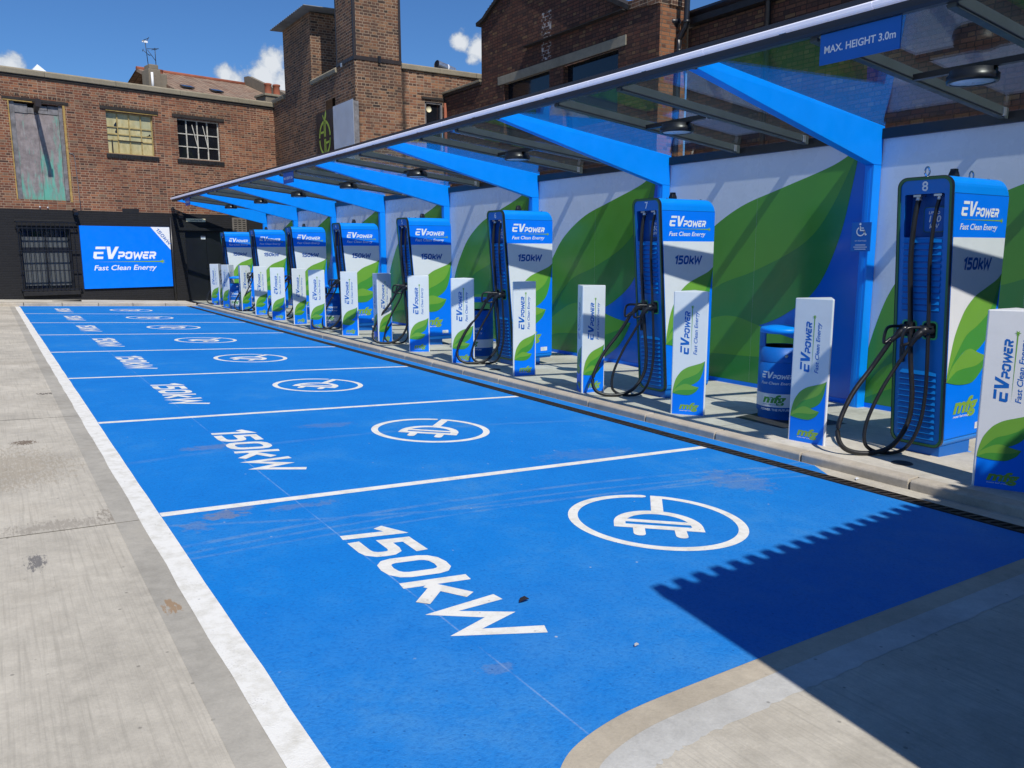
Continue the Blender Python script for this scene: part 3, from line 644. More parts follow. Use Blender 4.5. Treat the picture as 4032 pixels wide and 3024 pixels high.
for a, b in zip(ARMY[:-1], ARMY[1:]):
    for t in (a+.93, a+1.93):
        mb = MB(off)
        lo = [(4.47, rb(4.47)), (7.288, rb(7.288)), (7.288, rb(7.288)+.095), (4.47, rb(4.47)+.095)]
        mb.loft([[(x, y, z) for x, z in lo] for y in (t-.03, t+.03)], M_RAFTER)
        for s_ in (-1, 1):
            e = [(4.47, rb(4.47)+.012), (7.2, rb(7.2)+.012), (7.2, rb(7.2)+.024), (4.47, rb(4.47)+.024)]
            mb.loft([[(x, y, z) for x, z in e] for y in ((t+s_*.03, t+s_*.036) if s_ > 0 else (t-.036, t-.03))], M_ANTH)
        mb.box(7.17, 7.215, t-.05, t-.0305, rb(7.2)+.01, rb(7.2)+.085, M_STEEL); mb.build('rafter', can, .003)
    mb = MB(off); mb.box(7.292, 7.330, a+.102, b-.002, 2.617, 2.72, M_BLACKM); mb.box(7.24, 7.291, a+.101, a+.108, 2.63, 2.71, M_STEEL); mb.build('rear_beam', can, .003)
for a, b in zip(ARMY[:-1], ARMY[1:]):
    cuts = [a+.105, a+.93, a+1.93, b-.005]
    for c, d in zip(cuts[:-1], cuts[1:]):
        mb = MB(off); gz0 = lambda x: rb(x)+.098
        P = [(4.475, gz0(4.475)), (7.40, gz0(7.40)), (7.40, gz0(7.40)+.01), (4.475, gz0(4.475)+.01)]
        mb.loft([[(x, y, z) for x, z in P] for y in (c+.004, d-.004)], M_GLASS); mb.build('glass_panel', can)
# round lights slung between the rafters
lamp = None
LN = ['first', 'second', 'third', 'fourth', 'fifth', 'sixth', 'seventh', 'eighth']
for j in range(8):
    loc = (5.74, -2.69+.93+.5+3.148*j, 2.73)
    if lamp is None:
        lamp = empty('canopy_lamp', loc, cat='ceiling lamp', group='round lamps under the glass canopy')
        mb = MB(); mb.lathe([(.0, .0), (.155, .0), (.155, .004)], (0, 0, 0), M_LAMP); mb.build('diffuser', lamp)
        mb = MB(); mb.lathe([(.156, -.004), (.178, -.004), (.182, .012), (.182, .05), (.165, .06), (.165, .088), (0, .088)], (0, 0, 0), M_BLACKM); mb.build('housing', lamp)
        mb = MB(); mb.box(-.03, .03, -.5, .5, .089, .135, M_BLACKM); mb.box(-.035, .035, -.47, -.455, .08, .14, M_STEEL); mb.build('bracket', lamp)
        o = lamp
    else: o = copy_tree(lamp); o.location = loc
    o['label'] = ('round black lamp under the canopy glass, above and in front of charger %d' % (8-j))
# height limit signs hung from the gutter
sgn = None
for yc, lb in ((-1.15, 'blue height limit sign hanging from the gutter nearest the camera'), (11.2, 'middle blue height limit sign hanging halfway along the gutter'), (20.5, 'small far blue height limit sign at the far canopy tip')):
    if sgn is None:
        sgn = empty('height_sign', (4.445, yc, 2.98), cat='sign', group='height limit signs on the canopy gutter')
        mb = MB(); mb.box(-.006, .006, -.305, .305, -.21, -.002, M_MIDBLUE); mb.build('sign_plate', sgn, .002)
        F = frame((-.006, .27, -.105), (0, -1, 0), (0, 0, 1)); mb = MB(); mb.text('MAX. HEIGHT 3.0m', .05, lambda x, y: F(.001)(x, y-.03), M_TEXTW, 0, .02, 'LEFT', .54); mb.build('lettering', sgn)
        o = sgn
    else: o = copy_tree(sgn); o.location = (4.445, yc, 2.98)
    o['label'] = lb
# assistance sign on the near column
s8 = empty('assistance_sign', (7.18, .54, 1.60), label='blue wheelchair assistance sign on the canopy column between chargers 7 and 8', cat='sign')
mb = MB(); mb.box(-.004, .004, -.115, .115, -.15, .155, M_MIDBLUE); mb.build('sign_plate', s8, .002)
mb = MB(); F = frame((-.0045, 0, 0), (0, -1, 0), (0, 0, 1))
mp = F(.001)
mb.stroke(arc(-.005, .06, .045, .045, 120, 370, 20), .012, mp, M_TEXTW); mb.stroke([(-.012, .115), (-.008, .07), (.035, .07), (.052, .025), (.065, .03)], .014, mp, M_TEXTW); mb.stroke([(-.01, .095), (.03, .095)], .01, mp, M_TEXTW); mb.sheet([arc(-.014, .137, .013, .013, 0, 360, 12)[:-1]], mp, M_TEXTW)
mb.text('GET ASSISTANCE', .013, lambda x, y: mp(x, y-.045), M_TEXTW, 0, .0, 'CENTER'); 
for i, wd in enumerate((.12, .16, .13)): mb.stroke([(-wd/2, -.083-i*.022), (wd/2, -.083-i*.022)], .006, mp, M_TEXTW)
mb.build('lettering', s8)

# ------------------------------------------------------------------ chargers
XF = lambda z: 5.413+(1.898-z)*.0816
COFF = (5.85, .2155, -.19)
def build_charger():
    root = empty('ev_charger', (5.85, 0, -.19), cat='EV charger', group='EV chargers in a row under the canopy')
    mb = MB(COFF); rings = []; Wd = .431
    def ring(zt, xfun, ins=0.): return [(xfun(z), y, z) for y, z in rrect(ins, Wd-ins, -.115, zt, .075)]
    rings.append(ring(2.02, lambda z: XF(z)+.02)); rr = .085
    rings.append(ring(2.02, lambda z: 6.0))
    for k in range(0, 7):
        a = R(90*k/6); rings.append(ring(2.02-rr*(1-math.cos(a)), lambda z: 6.252-rr+rr*math.sin(a)))
    mb.loft(rings, M_BLUE, 'end', False); body = mb.build('body', root)
    # leaning front panel with cable recess and two sockets
    fm = lambda y, z, d=0.: (XF(z)+d, y, z)
    outer = list(reversed(rrect(.022, .409, -.092, 1.997, .058))); rec = rrect(.06, .375, 1.562, 1.892, .012); s1 = rrect(.25, .352, .775, .898, .02); s2 = rrect(.083, .185, .775, .898, .02)
    mb = MB(COFF); flip = lambda l: [(-y, z) for y, z in l]
    mpf = lambda my, z, d=0.: fm(-my, z, d-.002)
    mb.plate([flip(outer), flip(rec), flip(s1), flip(s2)], mpf, M_FRONTBLUE, .02); mb.build('front_panel', root)
    mb = MB(COFF)
    mb.sheet([flip(rrect(.05, .385, 1.55, 1.9, .012))], lambda y, z: fm(-y, z, .075 if z < 1.7 else .11), M_DEEPBLUE)
    for yy in (.06, .375): mb.add([fm(yy, 1.562, .0185), fm(yy, 1.892, .0185), fm(yy, 1.892, .11), fm(yy, 1.562, .075)], [(0, 1, 2, 3)], M_DEEPBLUE)
    mb.add([fm(.06, 1.892, .0185), fm(.375, 1.892, .0185), fm(.375, 1.892, .11), fm(.06, 1.892, .11)], [(0, 1, 2, 3)], M_DEEPBLUE)
    mb.add([fm(.06, 1.562, .0185), fm(.375, 1.562, .0185), fm(.375, 1.562, .075), fm(.06, 1.562, .075)], [(3, 2, 1, 0)], M_FRONTBLUE)
    mb.build('cable_recess', root)
    mb = MB(COFF); mb.plate([flip(list(reversed(rrect(.003, .428, -.112, 2.017, .072)))), flip(rrect(.0215, .4095, -.0925, 1.9975, .058))], lambda y, z, d: fm(-y, z, d-.010), M_TRIM, .02); mb.build('trim', root)
    mb = MB(COFF); mb.plate([flip(list(reversed(rrect(-.002, .433, -.117, 2.022, .077)))), flip(rrect(.002, .429, -.113, 2.018, .073))], lambda y, z, d: fm(-y, z, d-.0115), M_BLACKM, .03); mb.build('gasket', root)
    for (z0, z1, nm) in ((.975, 1.552, 'louvre_panel'), (-.065, .505, 'louvre_panel')):
        mb = MB(COFF); z = z1
        while z-.045 > z0-.01:
            for (a, b) in ((.066, .37),):
                q = [fm(a, z, -.0035), fm(b, z, -.0035), fm(b, z-.030, -.017), fm(a, z-.030, -.017), fm(a, z-.033, -.0032), fm(b, z-.033, -.0032), fm(b, z-.044, -.0032), fm(a, z-.044, -.0032)]
                mb.add(q[:6], [(0, 3, 2, 1), (3, 4, 5, 2), (0, 4, 3), (1, 2, 5)], M_FRONTBLUE); mb.add(q[4:], [(0, 3, 2, 1)], M_DEEPBLUE)
            z -= .048
        mb.build(nm, root)
    for (a, b) in ((.25, .352), (.083, .185)):
        mb = MB(COFF); mb.plate([flip(list(reversed(rrect(a-.012, b+.012, .762, .911, .028)))), flip(rrect(a, b, .775, .898, .02))], lambda y, z, d: fm(-y, z, d-.006), M_RING, .004)
        mb.sheet([flip(list(reversed(rrect(a-.002, b+.002, .773, .90, .02))))], lambda y, z: fm(-y, z, .017), M_BLACKM); mb.build('socket', root)
    mb = MB(COFF); mb.plate([flip(list(reversed(rrect(.334, .37, .56, .712, .008))))], lambda y, z, d: fm(-y, z, d-.02), M_BLACKM, .018); mb.plate([flip(list(reversed(rrect(.343, .361, .585, .63, .006))))], lambda y, z, d: fm(-y, z, d-.027), M_CHROME if False else M_BLACK, .008); mb.build('latch', root)
    # label in the recess
    mb = MB(COFF); F2 = lambda y, z: fm(-y, z, .09 if False else .0735 if z < 1.7 else .0735)
    dl = lambda lay: (lambda y, z: (XF(z)+.068-lay, -y, z))
    mb.plate([flip(list(reversed(rrect(.095, .255, 1.605, 1.79, .02))))], lambda y, z, d: (XF(z)+.070+d, -y, z), M_MIDBLUE, .02); mb.plate([flip(list(reversed(rrect(.092, .258, 1.602, 1.793, .022)))), flip(rrect(.096, .254, 1.606, 1.789, .02))], lambda y, z, d: (XF(z)+.0685+d, -y, z), M_TRIM, .01)
    for tx, s_, zz in (('UP TO', .022, 1.74), ('150', .05, 1.68), ('kW', .035, 1.632)): mb.text(tx, s_, lambda x, y: dl(.0)(-.175+x, zz+y), M_TEXTW, .15, .02, 'CENTER')
    mb.build('power_label', root)
    # side graphics
    mb = MB(COFF); F = frame((0, 0, 0), (1, 0, 0), (0, 0, 1))
    xl = lambda z: XF(z)+.026
    mb.sheet([[(xl(-.035), -.035), (6.249, -.035), (6.249, 1.886), (xl(1.886), 1.886)]], F(.002), M_SIGNBLUE)
    fx = lambda u: 5.552+u*.698; fy = lambda v: .43+v*.845
    up = [(fx(u), fy(v)) for u, v in LUc]
    mb.sheet([[(xl(.43), .43)]+up+[(6.249, 1.56), (xl(1.56), 1.56)]], F(.0028), M_WHITE)
    leaves(mb, F, fx, fy, M_LEAF1, M_LEAF2, .0036)
    for z in (1.889, -.042): mb.sheet([[(xl(z), z-.003), (6.249, z-.003), (6.249, z+.003), (xl(z), z+.003)]], F(.0022), M_DEEPBLUE)
    sp = mb.build('side_panel', root)
    mb = MB(COFF); L = frame((5.546, 0, 1.722), (1, 0, 0), (0, 0, 1)); logo(mb, lambda l: L(.0028+l), .568, M_TEXTW, M_LIME)
    word(mb, '150kW', .092, lambda x, y: F(.0048)(5.64+x, 1.312+y), M_NAVY, .245, .16, .415, (0, -.0005, 0))
    mfg(mb, lambda x, y: F(.0044)(5.69+x, .165+y), .125, M_LIME, M_TEXTW)
    mb.sheet([[(6.05, .0), (6.165, .0), (6.165, .055), (6.05, .055)]], F(.0044), M_WHITE)
    for i in range(4): mb.sheet([[(6.056, .012+i*.011), (6.056+(.07, .06, .075, .05)[i], .012+i*.011), (6.056+(.07, .06, .075, .05)[i], .016+i*.011), (6.056, .016+i*.011)]], F(.0052), M_GREYP)
    mb.build('lettering', sp)
    mb = MB(COFF); mb.box(5.60, 6.06, .03, .40, -.215, -.1, M_MIDBLUE); mb.box(5.58, 6.08, .01, .42, -.225, -.205, M_BLUE); mb.build('plinth', root, .004)
    mb = MB(COFF); mb.loft([[(5.80+dx*a, .2155+dy*a, z) for dx, dy in ((-.035, -.03), (.035, -.03), (.035, .03), (-.035, .03))] for a, z in ((1, 2.02), (1, 2.05), (.72, 2.085), (.7, 2.1))], M_BLACKM); mb.build('beacon', root, .004)
    mb = MB(COFF)
    for xx in (5.5, 5.62, 6.14): mb.lathe([(.0, .012), (.012, .01), (.012, 0)], (xx, .12, 2.019), M_BLACKM, 10)
    mb.build('cover_bolt', root)
    # two cables with connectors parked in the sockets
    def cab(w0, pts, r, ws, tilt):
        c = MB(COFF); path = cr([(XF(1.862)+.03, w0, 1.862)]+pts, 8)
        c.tube(path, r, M_BLACK, 10); cable = c.build('cable', root)
        c = MB(COFF); c.tube([(XF(1.875)+.032, w0, 1.885), (XF(1.85)+.028, w0, 1.845)], r*1.25, M_STEEL, 8); c.box(XF(1.87)+.0, XF(1.87)+.06, w0-.03, w0+.03, 1.872, 1.888, M_STEEL); c.build('cable_clamp', cable)
        zc = .832; xs_ = XF(zc); c = MB(COFF)
        e = Vector(path[-1])
        c.tube(cr([(xs_+.015, ws, zc), (xs_-.05, ws, zc+.004), (xs_-.10, ws+tilt*.01, zc-.004), (xs_-.135, ws+tilt*.03, zc-.05), tuple(e)], 5), [.040]*4+[.040]*6+[.029]*5+[.022]*5+[.019], M_BLACKM, 12)
        h0 = Vector((xs_-.10, ws+tilt*.01, zc+.03)); h1 = Vector((xs_-.215, ws+tilt*.06, zc+.02)); h2 = Vector((xs_-.225, ws+tilt*.075, zc-.10)); h3 = e+Vector((.0, 0, .02))
        c.tube(cr([h0, h1, h2, h3], 6), .0125, M_BLACKM, 8); c.box(xs_-.07, xs_-.035, ws-.046, ws+.046, zc+.03, zc+.046, M_BLACKM)
        c.build('connector', cable)
    z = -.165
    cab(.279, [(XF(1.7)-.01, .285, 1.70), (XF(1.4)-.035, .292, 1.40), (XF(1.0)-.045, .275, 1.0), (XF(.6)-.06, .25, .6), (XF(.3)-.08, .215, .3), (XF(.1)-.13, .215, .08), (5.28, .25, -.10), (5.08, .34, -.147), (4.93, .44, -.10), (4.93, .5, .05), (5.06, .49, .3), (5.23, .44, .52), (5.315, .385, .68), (5.33, .355, .745)], .0195, .30, 1.)
    cab(.116, [(XF(1.7)-.005, .13, 1.70), (XF(1.4)-.03, .14, 1.40), (XF(1.0)-.04, .128, 1.0), (XF(.6)-.05, .118, .6), (XF(.3)-.06, .12, .3), (XF(.1)-.10, .14, .05), (5.4, .21, -.13), (5.22, .29, -.152), (5.1, .36, -.08), (5.12, .375, .1), (5.22, .335, .35), (5.32, .28, .55), (5.36, .235, .66), (5.365, .21, .72)], .0145, .134, 1.2)
    return root
proto = build_charger()
eye = MB(COFF)
for xx in (5.48, 6.13):
    eye.tube([(xx+.032*math.cos(t*math.pi/8), .25, 2.065+.034*math.sin(t*math.pi/8)) for t in range(17)], .007, M_CHROME, 8, False); eye.tube([(xx, .25, 2.018), (xx, .25, 2.035)], .013, M_CHROME, 8)
CH_LABEL = {8: 'charger number 8, nearest, with two steel lifting eyes on top', 7: 'charger number 7 with a bollard in front, second from the camera', 6: 'charger number 6 behind a bollard, third from the camera', 5: 'charger number 5, fourth from the camera',
            4: 'charger number 4, beside the bin half hidden by a cable', 3: 'charger number 3, sixth from the camera', 2: 'charger number 2, last but one in the row', 1: 'charger number 1, farthest, beside the black loading door'}
NUMY = [20.48, 17.262, 14.165, 11.045, 7.917, 4.877, 1.764, -1.363]
CHS = {}
for n in range(8, 0, -1):
    o = proto if n == 8 else copy_tree(proto)
    o.location = (5.85, NUMY[n-1]+.2155, -.19)
    o['label'] = 'blue and white EV '+CH_LABEL[n]
    CHS[n] = o
ey = eye.build('lifting_eye', proto)
for n, o in CHS.items():
    mb = MB(COFF); mb.text(str(n), .073, lambda x, y: (XF(1.915+y)-.0035, .2155-x, 1.915+y), M_TEXTW, 0, .018, 'CENTER'); mb.build('number', o)

# ------------------------------------------------------------------ triangular bollard covers
BS = .335; BH = 1.235
def build_bollard():
    root = empty('bollard', (0, 0, -.165), cat='bollard', group='triangular printed bollards along the kerb')
    tri = []
    for k in range(3):
        a = R(-90-60+120*k); c = Vector((math.cos(a), math.sin(a)))*(BS/math.sqrt(3)-.012)
        for d in (-50, -25, 0, 25, 50):
            b = a+R(d); tri.append((c.x+.012*math.cos(b), c.y+.012*math.sin(b)))
    mb = MB(); mb.loft([[(x, y, z) for x, y in tri] for z in (0, BH-.006)]+[[(x*.97, y*.97, BH+.0) for x, y in tri]], M_WHITE); mb.build('cover', root)
    for k in range(3):
        a = R(-90+120*k); nrm = Vector((math.cos(a), math.sin(a), 0)); U = Vector((-nrm.y, nrm.x, 0)); ap = BS/(2*math.sqrt(3))-.0
        # face plane sits at the apothem of the rounded triangle
        O = nrm*(ap-.0118+.0058)-U*(BS/2-.012); wd = BS-.024
        O = nrm*(max(Vector((x, y, 0)).dot(nrm) for x, y in tri))-U*(BS/2-.014)
        wd = BS-.028; F = frame(O, U, (0, 0, 1)); fx = lambda u: u*wd; fy = lambda v: .218+v*.335
        mb = MB()
        low = [(fx(u), fy(v)) for u, v in LUc]
        mb.sheet([[(0, .003), (wd, .003)]+list(reversed(low))], F(.001), M_SIGNBLUE)
        leaves(mb, F, fx, fy, M_LEAF1, M_LEAF2, .0018, .0006)
        LF = frame(O+U*.148+Vector((0, 0, .61)), (0, 0, 1), -U); 
        logo(mb, lambda l: LF(l), .435, M_MIDBLUE, M_LEAF1, M_MIDBLUE, .001)
        mfg(mb, lambda x, y: F(.0018)(.068+x, .062+y), .066, M_LIME, M_TEXTW)
        mb.build('printed_face', root)
    return root
BOL = [(16, 5.013, -2.08, -64), (15, 5.0525, -.4815, -81), (14, 5.062, .924, -51), (13, 5.0915, 2.465, 1), (12, 5.1285, 3.94, -6), (11, 5.042, 5.4155, -34), (10, 5.112, 6.97, -27), (9, 5.168, 8.42, 19),
       (8, 5.14, 9.996, -41), (7, 5.024, 11.477, -34), (6, 5.133, 12.915, 12), (5, 5.045, 14.21, -34), (4, 5.182, 16.086, 3), (3, 5.227, 17.64, 23), (2, 5.03, 19.06, -70), (1, 5.12, 20.74, -59)]
BL = {16: 'white printed bollard at the right edge, nearest the camera, half in shade', 15: 'white printed bollard in front of the nearest bin', 14: 'white printed bollard in front of the side panel of charger 7', 13: 'white printed bollard standing left of the cable loop of charger 7',
      12: 'white printed bollard in front of the side panel of charger 6', 11: 'white printed bollard left of the cable loop of charger 6', 10: 'white printed bollard in front of the side panel of charger 5', 9: 'white printed bollard showing two faces, left of charger 5',
      8: 'white printed bollard in front of charger 4', 7: 'white printed bollard left of the cable loop of charger 4', 6: 'white printed bollard in front of charger 3, showing a narrow left face', 5: 'white printed bollard behind the cable loop of charger 3',
      4: 'white printed bollard in front of charger 2, top in shade', 3: 'white printed bollard behind the cable loop of charger 2', 2: 'white printed bollard left of the farthest bin', 1: 'farthest white printed bollard, leftmost in the row, before the black door'}
bp = build_bollard()
for i, (n, mx, my, ang) in enumerate(BOL):
    o = bp if i == 0 else copy_tree(bp)
    u = Vector((math.cos(R(ang)), math.sin(R(ang)))); inn = Vector((-u.y, u.x))*(BS/(2*math.sqrt(3)))
    o.location = (mx+inn.x, my+inn.y, PZ(mx+inn.x)); o.rotation_euler = (0, 0, R(ang)); o['label'] = BL[n]

# ------------------------------------------------------------------ litter bins
def build_bin():
    root = empty('litter_bin', (0, 0, 0), cat='bin', group='round blue litter bins by the chargers')
    r = .215; mb = MB()
    mb.lathe([(r-.015, .0), (r-.015, .07), (r, .085), (r, .57), (r-.004, .572), (r-.004, .578)], (0, 0, 0), M_MIDBLUE, 40); mb.build('body', root)
    mb = MB(); a = R(52); half = 2*math.pi/2
    mb.lathe([(r-.001, .58), (r-.001, .725), (r-.012, .725)], (0, 0, 0), M_MIDBLUE, 40)
    for c in (R(225), R(45)):
        mb.lathe([(r-.001, .725), (r-.001, .86)], (0, 0, 0), M_MIDBLUE, 10, True, c+R(62), c+R(118)); mb.lathe([(r-.012, .725), (r-.012, .86)], (0, 0, 0), M_DEEPBLUE, 10, True, c+R(62), c+R(118))
    mb.lathe([(r-.05, .6), (r-.05, .722)], (0, 0, 0), M_BLACKM, 30); mb.lathe([(0, .6), (r-.05, .6)], (0, 0, 0), M_BLACKM, 30); mb.build('hood', root)
    mb = MB(); mb.lathe([(r-.013, .858), (r, .858), (r, .895), (r-.012, .908), (r*.6, .922), (0, .93)], (0, 0, 0), M_BLUE, 40); mb.lathe([(0, .86), (r-.013, .858)], (0, 0, 0), M_DEEPBLUE, 40); mb.build('lid', root)
    mb = MB(); c = R(222); d = Vector((math.cos(c), math.sin(c), 0)); mb.tube([d*(r-.005)+Vector((0, 0, .645)), d*(r+.012)+Vector((0, 0, .645))], .016, M_CHROME, 10); mb.bar(d*(r+.012)+Vector((0, 0, .645)), d*(r+.024)+Vector((0, 0, .645)), .006, .02, M_CHROME); mb.build('lock', root)
    mb = MB(); mb.lathe([(r+.0015, .135), (r+.0015, .268)], (0, 0, 0), M_WHITE, 40); mb.build('printed_band', root)
    def wrap(c, lay): return lambda zoff: (lambda x, y: Vector((math.cos(c+x/r)*(r+lay), math.sin(c+x/r)*(r+lay), y+zoff)))
    mb = MB(); c0 = R(158)
    logo(mb, lambda l: wrap(c0, .001+l)(.42), .33, M_TEXTW, M_TRIM)
    mfg(mb, wrap(R(166), .003)(.18), .078, M_LEAF2, M_NAVY); mb.text('POWER THE FUTURE', .022, wrap(R(160), .002)(.098), M_TEXTW, 0, .02, 'LEFT', .3)
    mb.build('lettering', root); return root
bn = build_bin()
for i, (x, y, lb) in enumerate(((5.86, .45, 'blue litter bin half hidden by the bollard left of charger 8'), (5.86, 6.30, 'blue litter bin in shade between the bollard and charger 6'), (5.65, 12.1, 'blue litter bin in shade left of the cables of charger 4'), (5.22, 18.5, 'sunlit farthest blue litter bin between two far bollards'))):
    o = bn if i == 0 else copy_tree(bn); o.location = (x, y, PZ(x)); o['label'] = lb; o.rotation_euler = (0, 0, R((8, 5, 15, 30)[i]))
# pad under the nearest bin and pavement covers
mb = MB(); mb.sheet([[(5.38, .02), (6.2, -.1), (6.25, .75), (5.42, .62)]], lambda x, y: (x, y, PZ(x)+.004), M_MANHOLE); struct(mb.build('bin_footing'))
for j, (x, y) in enumerate(((5.1, -1.32), (5.08, 4.6), (5.08, 10.8))):
    mb = MB((x, y, PZ(x))); mb.lathe([(0, .006), (.075, .006), (.08, .003)], (x, y, PZ(x)), M_MANHOLE, 24); o = mb.build('inspection_cover', loc=(x, y, PZ(x)))
    tag(o, ('small round iron cover in the pavement in front of charger 8', 'small round iron cover in the pavement in front of charger 6', 'small round iron cover in the pavement in front of charger 4')[j], 'cover', 'round covers in the charger pavement')
mb = MB((1.2, 21.5, 0)); mb.box(.82, 1.55, 21.42, 21.52, .02, .062, M_GRATE); tag(mb.build('floor_grille', loc=(1.2, 21.5, 0)), 'narrow dark grille in the far pavement below the barred window', 'grille')

# ------------------------------------------------------------------ brick factory at the end
O2 = Vector((-.09, 22.0, 0)); U2 = Vector((.982, .187, 0)).normalized(); N2 = Vector((-U2.y, U2.x, 0))
FANG = math.atan2(U2.y, U2.x)
fac = empty('brick_factory', O2, FANG, label='old red brick factory front with black painted lower wall and boarded hoist door', cat='building')
# local: x along the front, y into the building, z up
def wall_holes(mb, x0, x1, z0, z1, holes, mat, y=0.): mb.sheet([[(x0, z0), (x1, z0), (x1, z1), (x0, z1)]]+[list(reversed(h)) for h in holes], lambda x, z: (x, y, z), mat)
rc = lambda a, b, c, d: [(a, c), (b, c), (b, d), (a, d)]
A_, B_, D_, BW_, LD_ = (2.86, 4.22, 4.35, 5.55), (4.96, 6.33, 4.36, 5.57), (.36, 1.70, 2.9, 5.55), (.31, 1.62, .38, 2.11), (4.97, 6.45, -.35, 2.05)
mb = MB(); wall_holes(mb, -12, 8.30, 2.63, 6.27, [rc(*A_), rc(*B_), rc(*D_)], M_BRICK)
mb.box(-12, 8.3, .35, .8, -.5, 6.2, M_BLACKW); mb.build('wall', fac)
mb = MB(); wall_holes(mb, -12, 8.30, -.6, 2.63, [rc(*BW_), rc(*LD_)], M_BLACKBRICK, -.004)
mb.box(-12, 8.3, -.004, .0, 2.625, 2.632, M_BLACKW); mb.box(3.11, 3.6, -.006, 0, 2.6, 2.735, M_BLACKW); mb.build('painted_wall', fac)
mb = MB()
def reveal(x0, x1, z0, z1, d, mat, y0=0.):
    mb.add([(x0, y0, z0), (x0, y0, z1), (x0, d, z1), (x0, d, z0)], [(0, 1, 2, 3)], mat); mb.add([(x1, y0, z0), (x1, y0, z1), (x1, d, z1), (x1, d, z0)], [(3, 2, 1, 0)], mat)
    mb.add([(x0, y0, z1), (x1, y0, z1), (x1, d, z1), (x0, d, z1)], [(0, 1, 2, 3)], mat); mb.add([(x0, y0, z0), (x1, y0, z0), (x1, d, z0), (x0, d, z0)], [(3, 2, 1, 0)], mat)
for h in (A_, B_, D_): mb = MB(); reveal(*h, .22, M_BRICK); mb.build('reveal', fac)
for h in (BW_, LD_): mb = MB(); reveal(*h, .25, M_BLACKW, -.004); mb.build('reveal', fac)
mb = MB(); x = -12
while x < 8.3:
    xb = min(x+1.9, 8.32); mb.loft([[(xx, y, z) for y, z in ((-.07, 6.275), (-.085, 6.40), (-.04, 6.44), (.4, 6.44), (.4, 6.275))] for xx in (x+.003, xb-.003)], M_COPING); x += 1.9
mb.box(-12, 8.3, -.03, 0, 6.2, 6.272, M_WOODD); mb.build('coping', fac, .01)
# hoist door
dr = MB(); dr.add([(0, 0, 0)]*0, [], M_PEEL)
dr.box(.50, 1.045, .08, .14, 2.9, 5.25, M_PEEL); dr.box(1.055, 1.60, .085, .14, 2.9, 5.27, M_PEEL); door = dr.build('hoist_door', fac)
fr = MB(); fr.box(.36, .495, .05, .2, 2.9, 5.55, M_GREYWOOD); fr.box(1.605, 1.70, .05, .2, 2.9, 5.55, M_GREYWOOD); fr.box(.33, .359, -.012, .05, 2.88, 5.56, M_OCHRE); fr.box(1.701, 1.76, -.012, .05, 2.86, 5.56, M_OCHRE); fr.build('frame', door)
pl = MB()
for i, (a, b, c, d) in enumerate(((.50, .82, 5.26, 5.50), (.83, 1.04, 5.27, 5.42), (1.06, 1.33, 5.29, 5.38), (1.05, 1.32, 5.39, 5.50), (1.34, 1.60, 5.29, 5.52))): pl.box(a, b, .06+.007*i, .1+.007*i, c, d, M_GREYWOOD)
pl.build('patch_board', door)
mb = MB(); mb.box(.20, 1.86, -.03, .05, 5.585, 5.66, M_WOODD); mb.box(.22, .94, -.02, .05, 5.55, 5.583, M_OCHRE); mb.build('timber_lintel', fac, .006)
mb = MB(); mb.box(2.70, 4.38, -.035, .04, 5.60, 5.69, M_WOODD); mb.box(2.86, 4.36, -.02, .05, 5.565, 5.598, M_OCHRE); mb.build('timber_lintel', fac, .006)
mb = MB(); mb.box(4.81, 6.49, -.035, .05, 5.60, 5.69, M_WOODD); mb.build('timber_lintel', fac, .006)
for a, b in ((2.70, 4.38), (4.81, 6.49), (.2, 1.86)):
    x = a; mb = MB()
    while x < b: mb.box(x, x+.066, -.006, 0, 5.70, 5.80, M_BRICKD); x += .078
    mb.build('brick_arch', fac)
mb = MB(); mb.tube([(1.78, -.01, 4.25), (1.86, -.015, 4.24), (1.90, -.015, 4.18), (1.93, -.015, 3.4), (1.95, -.015, 2.66)], .012, M_GREYWOOD, 6); mb.build('conduit', fac)
for x, z in ((.86, 2.69), (1.06, 2.68)): mb = MB(); mb.tube([(x, -.05, z), (x+.02, -.03, z+.02), (x+.04, 0, z-.01)], .014, M_TEXTW, 6); mb.build('hook', fac)
mb = MB(); mb.loft([[(x-.187*d, -.982*d, z) for x, z in ((.96, 5.30), (1.06, 5.30), (1.06, 5.46), (.96, 5.46))] for d in (-.1, 1.24)], M_WOODD); mb.loft([[(x-.187*d, -.982*d, z) for x, z in ((.94, 5.28), (1.08, 5.28), (1.08, 5.48), (.94, 5.48))] for d in (1.2401, 1.27)], M_DKBROWN); mb.build('hoist_beam', fac)
